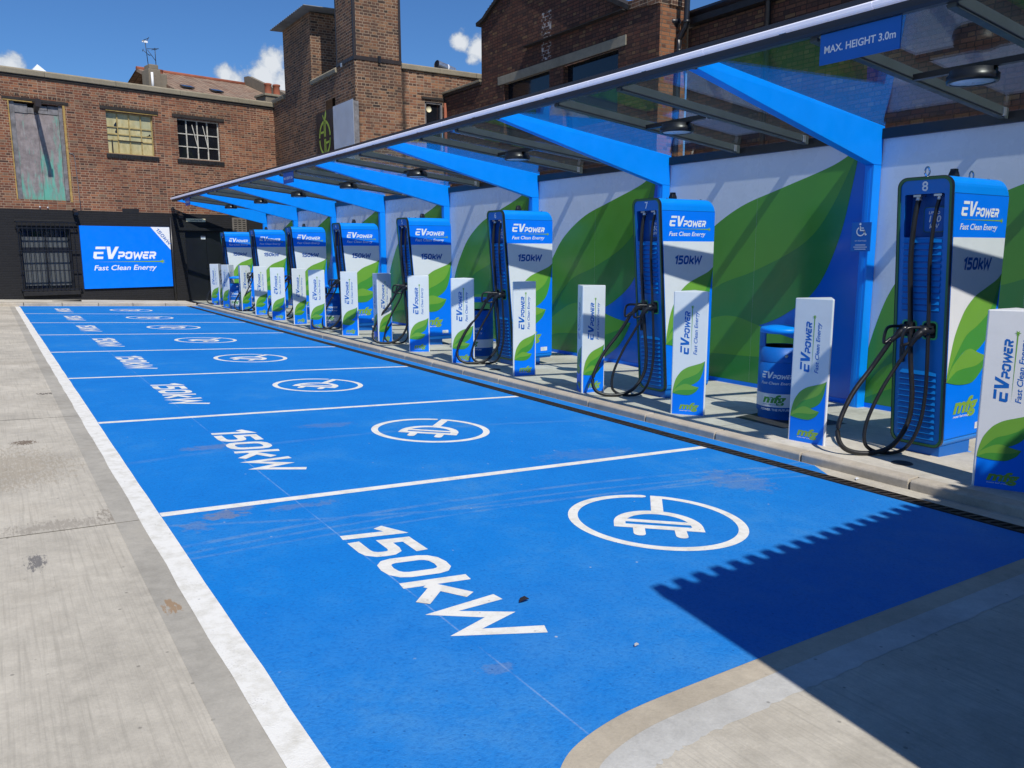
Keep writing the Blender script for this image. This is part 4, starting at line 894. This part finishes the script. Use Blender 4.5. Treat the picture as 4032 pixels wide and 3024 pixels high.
# upper windows
def window(name, h, glass, bar, cols, rows, depth=.11):
    x0, x1, z0, z1 = h; w = MB(); w.box(x0, x1, depth+.02, depth+.03, z0, z1, glass); wo = w.build(name, fac)
    b = MB()
    for a in cols: b.box(a-.016, a+.016, depth-.012, depth+.022, z0, z1, bar)
    for c in rows: b.box(x0, x1, depth-.01, depth+.021, c-.014, c+.014, bar)
    b.box(x0, x0+.03, depth-.014, depth+.023, z0, z1, bar); b.box(x1-.03, x1, depth-.014, depth+.023, z0, z1, bar); b.box(x0, x1, depth-.016, depth+.024, z0, z0+.025, bar); b.box(x0, x1, depth-.016, depth+.024, z1-.025, z1, bar); b.build('glazing_bar', wo)
    return wo
wa = window('window', A_, M_OLDGLASS, M_PUTTY, (3.2, 3.54, 3.88), (4.745, 5.13, 4.92))
b = MB(); b.box(3.19, 3.9, .085, .097, 4.73, 4.76, M_WOODD); b.box(3.0, 3.03, .09, .12, 4.37, 4.75, M_WOODD); b.sheet([[(3.18, 5.3), (3.1, 5.18), (3.17, 5.08), (3.12, 4.98), (3.2, 4.94)]], lambda x, z: (x, .128, z), M_DARKGLASS); b.sheet([[(4.03, 4.94), (4.17, 4.95), (4.15, 5.02), (4.1, 4.97)]], lambda x, z: (x, .128, z), M_DARKGLASS); b.build('broken_pane', wa)
wb = window('window', B_, M_DARKGLASS, M_PALEBAR, (5.28, 5.63, 5.96), (4.74, 5.13))
b = MB(); b.bar((5.45, .06, 5.42), (5.58, .03, 4.78), .02, .02, M_PALEBAR); b.bar((5.8, .06, 5.42), (5.92, .03, 4.75), .02, .02, M_PALEBAR); b.bar((5.0, .16, 4.5), (5.9, .16, 4.40), .02, .04, M_OCHRE); b.build('open_casement', wb)
for a, c in ((2.79, 4.32), (4.89, 6.42)):
    x = a; mb = MB()
    while x < c-.02: mb.box(x+.003, min(x+.11, c)-.003, -.05, .1, 4.22, 4.33, M_BLACKW); x += .11
    mb.build('window_sill', fac, .004)
# barred window
bw = MB(); bw.box(.31, 1.62, .2, .21, .38, 2.11, M_DARKGLASS)
for a, b_, c, d in ((.39, .98, 1.56, 1.86), (1.0, 1.57, 1.56, 1.85), (.38, .96, .47, 1.44), (1.0, 1.57, .46, 1.43)): bw.box(a, b_, .18, .199, c, d, M_BLINDGREY)
bwo = bw.build('window', fac)
b = MB(); b.box(.31, 1.62, .15, .2, 1.44, 1.55, M_BLACKM); b.box(.965, .995, .15, .2, .38, 2.11, M_BLACKM); b.box(.31, .38, .15, .2, .38, 2.11, M_BLACKM); b.box(1.575, 1.62, .15, .2, .38, 2.11, M_BLACKM); b.box(.31, 1.62, .15, .2, 2.03, 2.11, M_BLACKM); b.build('frame', bwo)
b = MB()
for i in range(13): b.box(.24+i*.12-.008, .24+i*.12+.008, -.11, -.094, .33, 2.28, M_BLACKM)
for z in (.35, .9, 1.47, 2.1, 2.27): b.box(.2, 1.78, -.115, -.09, z-.012, z+.012, M_BLACKM)
for z in (.36, 2.1):
    for x in (.22, 1.77): b.box(x-.015, x+.015, -.11, 0, z-.02, z+.02, M_BLACKM)
b.build('security_grille', bwo)
b = MB(); b.box(.24, 1.73, -.09, .1, .19, .30, M_BLACKW); b.box(.2, 1.80, -.03, -.005, 2.285, 2.33, M_BLACKW); b.build('sill', bwo, .01)
# loading door and trimmings
d = MB(); d.box(4.98, 6.44, .12, .17, -.2, 2.05, M_BLACKM); ld = d.build('loading_door', fac); d = MB(); d.box(5.70, 5.708, .112, .12, -.1, 2.04, M_GRATE); d.box(5.66, 5.69, .09, .12, .9, 1.05, M_BLACK); d.build('leaf_joint', ld)
d = MB(); d.box(5.535, 5.68, .113, .12, 1.83, 1.94, M_TEXTW); d.box(5.545, 5.67, .111, .113, 1.915, 1.935, M_TERRA)
for i in range(4): d.box(5.55, 5.66-.02*(i % 2), .111, .113, 1.845+i*.016, 1.851+i*.016, M_GREYP)
d.build('notice', ld)
mb = MB(); mb.box(4.74, 6.55, -.06, .05, 2.10, 2.19, M_BLACKW); mb.build('door_lintel', fac, .008)
mb = MB(); mb.tube([(4.52, -.05, 2.5), (4.52, -.05, .9), (4.52, -.05, -.15)], .045, M_BLACKM, 10); mb.build('downpipe', fac)
mb = MB(); mb.box(6.57, 7.07, -.03, -.005, 1.85, 2.55, M_VENT)
for i in range(3):
    for k in range(9): mb.box(6.63+i*.15, 6.73+i*.15, -.034, -.03, 1.9+k*.07, 1.925+k*.07, M_GRATE)
mb.build('vent', fac)
for i, (x, z, lb) in enumerate(((1.755, 2.58, 'black floodlight on the factory wall left of the blue sign'), (4.80, 2.57, 'black floodlight on the factory wall above the loading bay plate'))):
    f = empty('floodlight', O2+U2*x-N2*.05+Vector((0, 0, z)), FANG, label=lb, cat='floodlight', group='floodlights on the black factory wall')
    mb = MB(); mb.bar((0, -.02, .03), (0, -.2, -.05), .12, .09, M_BLACKM); mb.build('lamp_head', f, .006); mb = MB(); mb.box(-.02, .02, -.03, .045, -.02, .1, M_BLACKM); mb.build('bracket', f)
def facade_sign(name, x0, x1, z0, z1, label, cat, mat, th=.06):
    o = empty(name, O2+U2*x0+Vector((0, 0, z0))-N2*.006, FANG, label=label, cat=cat)
    mb = MB(); mb.box(0, x1-x0, -th, 0, 0, z1-z0, mat); mb.build('sign_board', o, .003); return o
bs = facade_sign('billboard', 1.85, 4.46, .34, 2.195, 'large bright blue charging billboard with white corner on the black wall', 'billboard', M_SIGNBLUE)
mb = MB(); F = frame((0, -.06, 0), (1, 0, 0), (0, 0, 1))
mb.sheet([[(2.03, 1.852), (2.607, 1.852), (2.607, 1.15)]], F(.0015), M_TEXTW)
LF = frame((.30, -.06, .88), (1, 0, 0), (0, 0, 1)); logo(mb, lambda l: LF(.001+l), 1.86, M_TEXTW, M_LIME)
dg = Vector((.577, 0, -.702)).normalized(); DF = frame((2.17, -.06, 1.775), dg, (-dg.z, 0, dg.x)); word(mb, '150kW', .105, lambda x, y: DF(.003)(x+.01, y-.005), M_MIDBLUE, .2, .15, .62, -N2*.0006)
mb.build('lettering', bs)
lb_ = facade_sign('name_plate', 5.035, 5.665, 2.385, 2.485, 'small cream loading bay plate with black serif lettering above the black door', 'sign', M_CREAM, .015)
mb = MB(); F = frame((.315, -.015, .03), (1, 0, 0), (0, 0, 1)); mb.text('Loading Bay', .045, F(.0015), M_BLACKM, 0, .02, 'CENTER', .4); mb.build('lettering', lb_)

# ------------------------------------------------------------------ sooty warehouse with the square chimney
wh = empty('brick_warehouse', (8.058, 16.37, 0), label='dark sooty brick warehouse with square chimney stack and tin-roofed brick hut', cat='building'); off = (8.058, 16.37, 0)
mb = MB(off)
x_, y1_ = 8.058, 23.6
mb.sheet([[(-23.6, -.5), (-16.37, -.5), (-16.37, 6.37), (-23.6, 6.37)], list(reversed(rc(-18.6, -17.85, 5.0, 5.75)))], lambda my, z: (x_, -my, z), M_BRICKD)
mb.sheet([[(8.058, -.5), (14, -.5), (14, 6.40), (8.058, 6.40)], list(reversed(rc(10.137, 10.702, 4.3, 5.62)))], lambda x, z: (x, 16.37, z), M_BRICKL); 
mb.box(8.1, 14, 16.42, 23.5, 6.0, 6.1, M_ANTH); mb.box(8.3, 8.4, 17.8, 18.7, 4.9, 5.9, M_BLACKW)
mb.build('wall', wh)
mb = MB(off)
for a, b in ((9.42, 10.6), (10.606, 11.8), (11.806, 14)): mb.loft([[(x, y, z) for y, z in ((16.30, 6.41), (16.29, 6.53), (16.34, 6.56), (16.7, 6.56), (16.7, 6.41))] for x in (a, b)], M_COPING)
mb.build('coping', wh, .01); mb = MB(off)
for a, b in ((17.63, 19.2), (19.206, 19.72), (22.33, 23.6)): mb.loft([[(x, y, z) for x, z in ((8.0, 6.375), (7.985, 6.47), (8.03, 6.52), (8.4, 6.52), (8.4, 6.375))] for y in (a, b)], M_COPING)
mb.build('coping', wh, .01)
mb = MB(off); mb.box(8.055, 9.417, 16.366, 17.625, 5.3, 11.5, M_BRICKD); ch = mb.build('chimney', wh)
mb = MB(off)
for (a, b, c, d) in ((8.043, 8.11, 16.354, 16.42), (9.36, 9.43, 16.354, 16.42), (8.043, 8.10, 17.57, 17.637)): mb.box(a, b, c, d, 6.55, 11.5, M_DKBROWN)
mb.box(8.035, 9.44, 16.345, 16.365, 6.50, 6.60, M_DKBROWN); mb.box(8.035, 8.054, 16.366, 17.64, 6.50, 6.60, M_DKBROWN); mb.box(8.72, 8.80, 16.30, 16.345, 6.47, 6.65, M_BLACKM); mb.build('iron_strap', ch)
mb = MB(off); mb.box(8.075, 9.9, 19.75, 22.29, 6.38, 8.47, M_BRICKD); mb.build('rooftop_hut', wh)
mb = MB(off); rows = []
ny = 76
for i in range(ny+1):
    y = 19.2+i*(22.5-19.2)/ny; zz = 8.49+.018*math.sin(i*math.pi/2); rows.append((y, zz))
v = [(7.72, y, z) for y, z in rows]+[(9.2, y, z-.1+.15) for y, z in rows]+[(7.72, y, z-.006) for y, z in rows]+[(9.2, y, z+.044) for y, z in rows]; n = ny+1
mb.add(v, [(i, i+1, n+i+1, n+i) for i in range(ny)]+[(2*n+i, 3*n+i, 3*n+i+1, 2*n+i+1) for i in range(ny)]+[(i, 2*n+i, 2*n+i+1, i+1) for i in range(ny)], M_TIN); mb.add([(7.72, 19.2, 8.49), (9.2, 19.2, 8.54), (9.2, 19.2, 8.53), (7.72, 19.2, 8.48)], [(0, 1, 2, 3)], M_TIN); mb.build('tin_roof', wh)
w = MB(off); w.box(10.16, 10.68, 16.46, 16.47, 4.3, 5.6, M_DARKGLASS); wo = w.build('window', wh)
b = MB(off)
for a, c in ((10.14, 10.19), (10.655, 10.70)): b.box(a, c, 16.40, 16.47, 4.3, 5.6, M_GREYWOOD)
b.box(10.14, 10.70, 16.40, 16.47, 5.57, 5.615, M_GREYWOOD); b.box(10.19, 10.655, 16.42, 16.465, 4.98, 5.01, M_PALEBAR); b.build('frame', wo)
b = MB(off); b.lathe([(0, .0)]+[(.085, 0), (.085, .008)], (0, 0, 0), M_CREAM, 20); disc = b
for i in range(len(disc.v)): p = disc.v[i]+disc.off; disc.v[i] = Vector((10.30+p.x, 16.452-p.z, 5.43+p.y))-Vector(off)
disc.build('extractor_disc', wo)
mb = MB(off); mb.box(10.03, 10.86, 16.33, 16.40, 5.68, 5.74, M_WOODD)
x = 10.03
while x < 10.85: mb.box(x, x+.066, 16.364, 16.37, 5.745, 5.90, M_BRICKD); x += .078
mb.build('lintel', wh)
mb = MB(off); mb.box(10.76, 11.1, 14.3, 16.365, -.4, 5.78, M_BRICKG); mb.build('low_wall', wh)
mb = MB(off); mb.box(10.72, 11.15, 14.3, 16.362, 5.785, 5.86, M_BLACKW); mb.box(10.69, 11.1, 14.3, 16.362, 5.862, 5.92, M_COPING); mb.build('low_coping', wh, .01)
mb = MB(off); mb.tube([(10.73, 16.25, 5.6), (10.73, 16.25, 3)], .045, M_TERRA, 8); mb.build('rainwater_pipe', wh)
mb = MB(off); mb.box(8.02, 8.054, 17.2, 17.28, 6.55+.35-.45, 6.55, M_STEEL); mb.build('bracket', wh)
# roof duct
dc = empty('roof_duct', (11.7, 18, 6.9), label='short galvanised duct end lying behind the warehouse parapet', cat='duct')
mb = MB(); mb.tube([(-.3, 0, .16), (.35, .1, .03)], .13, M_STEEL, 20, False); mb.tube([(-.29, 0, .158), (.3, .09, .04)], .118, M_BLACKM, 16, True); mb.build('pipe', dc); mb = MB(); mb.tube([(.05, .055, .09), (.09, .06, .082)], .137, M_TEXTW, 20, False); mb.build('collar', dc)
# signs on the warehouse
sg = empty('leaf_sign', (8.04, 18.6, 4.2), label='dark brown sign with lime round letters and leaf on the sooty wall', cat='sign')
mb = MB((8.04, 18.6, 4.2)); mb.box(8.0, 8.045, 17.80, 19.30, 3.6, 5.465, M_DKBROWN); mb.build('sign_board', sg)
mb = MB((8.04, 18.6, 4.2)); F = frame((7.9995, 18.62, 4.72), (0, -1, 0), (0, 0, 1)); mp = F(.002)
mb.stroke(arc(0, 0, .43, .46, 176, 94, 14), .085, mp, M_SIGNLIME); mb.stroke(arc(0, 0, .43, .46, 82, 4, 14), .085, mp, M_SIGNLIME); mb.stroke(arc(0, 0, .43, .46, 184, 264, 14), .085, mp, M_SIGNLIME); mb.stroke(arc(0, 0, .43, .46, -4, -70, 12), .085, mp, M_SIGNLIME)
mb.stroke([(-.035, .5), (-.035, .03)], .06, mp, M_SIGNLIME); mb.stroke([(.06, .46), (.06, .03)], .06, mp, M_SIGNLIME); mb.stroke([(-.40, .17), (-.06, .17)], .06, mp, M_SIGNLIME); mb.stroke([(-.035, -.03), (-.035, -.46)], .06, mp, M_SIGNLIME); mb.stroke([(.06, -.03), (.06, -.46)], .06, mp, M_SIGNLIME); mb.stroke([(.09, -.15), (.40, -.13)], .06, mp, M_SIGNLIME)
mb.sheet([cr([(0, .46), (.02, .6), (.14, .76), (.16, .62), (.09, .5)], 4, True)], mp, M_SIGNLIME); mb.sheet([cr([(0, .46), (-.13, .62), (-.1, .66), (-.04, .58)], 4, True)], F(.003), M_SIGNLIME); mb.build('lettering', sg)
gp = empty('blank_panel', (7.9, 16.9, 4.2), label='blank pale grey metal panel standing off the sooty wall by the corner', cat='panel')
mb = MB((7.9, 16.9, 4.2)); mb.box(7.895, 7.90, 16.16, 17.64, 3.6, 5.445, M_GREYP); mb.build('sheet', gp); mb = MB((7.9, 16.9, 4.2)); mb.box(7.901, 8.054, 16.17, 17.63, 3.6, 5.40, M_GREYWOOD); mb.build('frame', gp)

# ------------------------------------------------------------------ gabled brick building
gb = empty('gabled_building', (10.76, 7.6, 0), label='dark brick gabled building with concrete lintel over two black windows', cat='building'); off = (10.76, 7.6, 0)
mb = MB(off)
P = [(14.29, -.4), (14.29, 7.27), (13.95, 7.42), (12.2, 8.22), (8.45, 6.28), (7.55, 6.19), (7.55, -.4)]
H = [rc(11.23, 13.2, 4.2, 5.62), rc(8.78, 10.69, 4.2, 5.6)]
mb.sheet([[(-y, z) for y, z in P]]+[[(-y, z) for y, z in h] for h in H], lambda my, z: (10.76, -my, z), M_BRICKG)
mb.add([(10.76, 14.29, -.4), (10.76, 14.29, 7.27), (16, 14.29, 7.27), (16, 14.29, -.4)], [(0, 1, 2, 3)], M_BRICKG)
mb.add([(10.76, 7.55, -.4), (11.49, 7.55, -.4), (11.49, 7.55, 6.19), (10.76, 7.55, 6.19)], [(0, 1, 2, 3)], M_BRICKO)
mb.build('wall', gb)
mb = MB(off)
for (a, b, c, d) in ((11.23, 13.2, 4.2, 5.62), (8.78, 10.69, 4.2, 5.6)): mb = MB(off); mb.box(10.9, 10.95, a-.05, b+.05, c, d+.03, M_DARKGLASS); mb.build('window', gb)
mb = MB(off)
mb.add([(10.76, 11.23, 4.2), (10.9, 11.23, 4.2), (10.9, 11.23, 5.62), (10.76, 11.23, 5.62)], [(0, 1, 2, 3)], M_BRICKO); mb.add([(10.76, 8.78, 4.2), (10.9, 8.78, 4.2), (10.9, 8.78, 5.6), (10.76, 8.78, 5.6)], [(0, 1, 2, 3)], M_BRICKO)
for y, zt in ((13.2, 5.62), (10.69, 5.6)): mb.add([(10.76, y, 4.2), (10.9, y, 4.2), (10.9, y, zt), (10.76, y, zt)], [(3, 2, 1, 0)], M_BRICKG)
mb.build('reveal', gb)
mb = MB(off); mb.box(10.735, 10.86, 8.53, 13.46, 5.625, 5.83, M_LINTEL); mb.build('lintel', gb, .008)
mb = MB(off)
rk = [(14.42, 7.30), (14.1, 7.36), (13.95, 7.44), (12.2, 8.26)]; rk2 = [(12.2, 8.26), (8.40, 6.31)]
for pts in (rk, rk2):
    for a, b in zip(pts[:-1], pts[1:]): mb.bar((10.9, a[0], a[1]), (10.9, b[0], b[1]), .46, .09, M_WOODD); 
for i in range(18):
    t = i/18; mb.box(10.68, 10.70, 13.9-1.7*t-.05, 13.9-1.7*t+.04, 7.42+.8*t, 7.53+.8*t, M_DKBROWN)
mb.build('verge', gb)
mb = MB(off); y = 7.56
while y < 8.4: mb.box(10.72, 10.98, y, y+.068, 6.2+(y-7.55)*.1, 6.36+(y-7.55)*.1, M_BRICKD); y += .076
x = 10.95
while x < 11.45: mb.box(x+.04, x+.105, 7.51, 7.72, 6.2, 6.36, M_BRICKD); x += .076
mb.build('parapet_bricks', gb)
mb = MB(off); mb.box(10.6, 16, 8.5, 12.15, 6.28, 6.3, M_WOODD); mb.build('roof_deck', gb)
rw = MB(off); rw.box(11.49, 11.8, -12, 7.5, -.4, 5.82, M_BRICKG); rw.build('rear_wall', gb)
mb = MB(off); mb.box(11.33, 11.8, -12, 7.46, 5.84, 6.0, M_BLACKW); mb.tube([(11.36, -12, 6.02), (11.36, 7.45, 6.02)], .07, M_BLACKM, 10); mb.box(11.42, 11.9, -12, 7.45, 6.04, 6.13, M_WOODD); mb.build('eaves_gutter', gb)
mb = MB(off); mb.tube([(11.2, 7.67, 5.96), (11.2, 7.67, 5.90), (11.2, 7.67, 5.88), (11.2, 7.675, 5.72), (11.2, 7.675, 5.62), (11.2, 7.675, 5.619), (11.2, 7.675, 5.55), (11.2, 7.675, 5.549), (11.2, 7.68, 2.4)], [.175, .175, .15, .085, .08, .092, .092, .062, .062], M_BLACKM, 14); mb.build('rainwater_hopper', gb)
mb = MB(off); mb.tube(cr([(11.2, 7.27, 7.2), (11.2, 7.275, 6.2), (11.2, 7.29, 5.82), (11.2, 7.37, 5.70), (11.2, 7.45, 5.58), (11.2, 7.47, 5.4), (11.2, 7.47, 2.4)], 4), .058, M_BLACKM, 12)
for z in (5.86, 5.36): mb.lathe([(.06, -.03), (.074, -.03), (.074, .03), (.06, .03)], (11.2, 7.28 if z > 5.5 else 7.47, z), M_BLACKM, 14)
mb.build('soil_pipe', gb)
mb = MB(off); mb.tube([(11.36, 5.47, 6.0), (11.40, 5.47, 5.9), (11.42, 5.47, 2.4)], .05, M_BLACKM, 10); mb.build('downpipe', gb)

# ------------------------------------------------------------------ house behind the factory
hs = empty('terraced_house', O2+N2*6, FANG, label='terraced house with mossy tiled roof, rendered chimney and clay pots behind the factory', cat='house')
# local y is measured from the plane 6 m behind the factory front
def roofslab(mb, x0, x1, e=(-1.6, 7.15), r=(3., 8.76)):
    v = [(x0, e[0], e[1]), (x1, e[0], e[1]), (x1, r[0], r[1]), (x0, r[0], r[1])]
    mb.add(v+[(x, y, z-.12) for x, y, z in v], [(0, 1, 2, 3), (7, 6, 5, 4), (0, 4, 5, 1), (1, 5, 6, 2), (2, 6, 7, 3), (3, 7, 4, 0)], M_TILE)
    b = [(x0, 7.6, e[1]), (x1, 7.6, e[1]), (x1, r[0]+.01, r[1]-.005), (x0, r[0]+.01, r[1]-.005)]; mb.add(b, [(3, 2, 1, 0)], M_TILE)
mb = MB(); roofslab(mb, 7.1, 11.72); roofslab(mb, 11.92, 16.); mb.tube([(7.1, 3.0, 8.77), (11.72, 3.0, 8.77)], .09, M_TERRA, 8); mb.build('roof', hs)
mb = MB(); mb.box(6.6, 16, -1.5, 7.5, 0, 7.1, M_BRICKD); mb.build('wall', hs)
mb = MB(); P = [(-1.9, 7.0), (3.0, 8.66), (3.0, 9.08), (2.6, 9.06), (-1.9, 7.42)]; mb.loft([[(x, y, z) for y, z in P] for x in (11.72, 11.92)], M_RENDER); mb.build('party_wall', hs)
mb = MB()
for a, z in ((7.56, 7.60), (8.72, 7.6)): mb.bar((a, -.25, z+.09), (a+.42, -.25, z+.09), .4, .06, M_DARKGLASS, up=(0, -.3, 1))
mb.build('rooflight', hs)
mb = MB(); mb.box(6.45, 6.9, 0, .7, 6.8, 8.22, M_RENDER); mb.box(6.52, 6.86, .08, .62, 8.22, 8.40, M_RENDER); mb.box(6.7, 7.15, .05, .7, 6.8, 8.1, M_RENDER); st = mb.build('chimney_stack', hs, .03)
mb = MB(); mb.tube([(6.55, -.06, 7.4), (6.55, -.06, 8.07)], .045, M_TEXTW, 8); mb.build('white_pipe', st); mb = MB(); mb.lathe([(.1, 0), (.12, .05), (.1, .09), (.13, .12), (.13, .17)], (6.98, .3, 8.1), M_TERRA, 12); mb.build('chimney_pot', st)
mb = MB(); mb.box(9.85, 10.8, -2.5, -1.7, 6.6, 7.33, M_RENDER); mb.box(9.8, 10.85, -2.55, -1.65, 7.335, 7.42, M_COPING); s2 = mb.build('chimney_stack', hs, .01)
for x in (10.17, 10.53): 
    mb = MB(); mb.lathe([(.15, 0), (.155, .02), (.13, .06), (.125, .36), (.15, .39), (.15, .44), (.12, .45), (.11, .30)], (x, -2.1, 7.42), M_TERRA, 20); mb.build('chimney_pot', s2)
def aerial(x, z0, z1, arms, label):
    o = empty('tv_aerial', O2+U2*x+N2*6.3+Vector((0, 0, z0)), FANG, label=label, cat='aerial', group='television aerials on the rendered chimney')
    mb = MB(); mb.tube([(0, 0, 0), (arms[0], 0, z1-z0)], .014, M_ANTH, 6); mb.build('mast', o); mb = MB()
    for (a, b) in arms[1]: mb.tube([(a[0], a[1], a[2]), (b[0], b[1], b[2])], .011, M_ANTH, 5)
    mb.build('antenna_rods', o); return o
a1 = aerial(6.57, 8.38, 9.30, (-.06, [((-.2, -.1, .83), (.1, .1, 1.0)), ((-.16, 0, .52), (.08, 0, .36)), ((-.14, .1, .50), (-.18, -.1, .54)), ((.05, .1, .4), (.09, -.1, .36)), ((-.04, 0, .8), (.1, 0, 1.02))]), 'taller aerial with a pale panel on the rendered chimney')
mb = MB(); mb.box(-.17, .03, -.02, -.005, .80, .87, M_TEXTW); mb.build('panel_reflector', a1)
aerial(6.86, 8.38, 9.05, (.0, [((-.3, 0, .59), (.14, 0, .66)), ((-.08, -.12, .6), (-.08, .12, .6)), ((.0, -.12, .62), (.0, .12, .62)), ((.08, -.12, .64), (.08, .12, .64)), ((-.28, 0, .56), (.0, 0, .2))]), 'shorter aerial with crossed rods on the rendered chimney')
cn = empty('rooflight_cone', O2+U2*1.94+N2*3+Vector((0, 0, 6.5)), FANG, label='pale pyramid rooflight peeping over the factory parapet on the left', cat='rooflight')
mb = MB(); mb.add([(-.35, -.35, .3), (.35, -.35, .3), (.35, .35, .3), (-.35, .35, .3), (0, 0, .70)], [(0, 1, 4), (1, 2, 4), (2, 3, 4), (3, 0, 4)], M_LAMP); mb.box(-.36, .36, -.36, .36, 0, .3, M_GREYP); mb.build('glazing', cn)

# ------------------------------------------------------------------ shed behind the camera whose roof edge shades the near corner
_sx = Vector((1.736, -2.127, -.084))+SUN_TO/SUN_TO.z*3.394
sh = empty('open_shed', (_sx.x, _sx.y, .0), R(3.5), label='shed with ribbed roof edge casting the toothed shadow on the near bay', cat='shed')
mb = MB(); mb.box(0, 9.5, -4, 0, -.4, 3.16, M_BLACKW); mb.build('wall', sh)
mb = MB(); mb.box(-.005, 9.6, -4.2, .012, 3.162, 3.235, M_TIN); x = 0.
while x < 9.4:
    mb.loft([[(x+a, y, z) for a, z in ((0, 3.236), (.010, 3.335), (.086, 3.335), (.096, 3.236))] for y in (-4.2, .012)], M_TIN); x += .143
mb.build('ribbed_roof', sh)

# ------------------------------------------------------------------ small litter
def litter(name, x, y, s, mat, label, cat):
    mb = MB((x, y, 0)); z = GZ(x)+.012
    pts = [(x+s*a, y+s*b, z+s*c) for a, b, c in ((-1, -.3, 0), (-.2, -.6, .35), (.9, -.2, .05), (.5, .5, .3), (-.3, .6, .1))]
    mb.add(pts+[(p[0], p[1], p[2]-.004) for p in pts], [(0, 1, 2, 3, 4), (9, 8, 7, 6, 5)]+[(i, 5+i, 5+(i+1) % 5, (i+1) % 5) for i in range(5)], mat); o = mb.build(name, loc=(x, y, 0)); return tag(o, label, cat)
litter('dry_leaf', 1.13, -1.955, .028, M_DKBROWN, 'curled brown leaf on the blue bay beside the white W', 'leaf')
litter('pebble', 1.28, -2.52, .012, M_GREY, 'pale pebble on the near blue bay below the leaf', 'pebble')
litter('paper_scrap', 4.56, -1.3, .022, M_TEXTW, 'white paper scrap in the bare channel by the kerb of charger 8', 'litter')
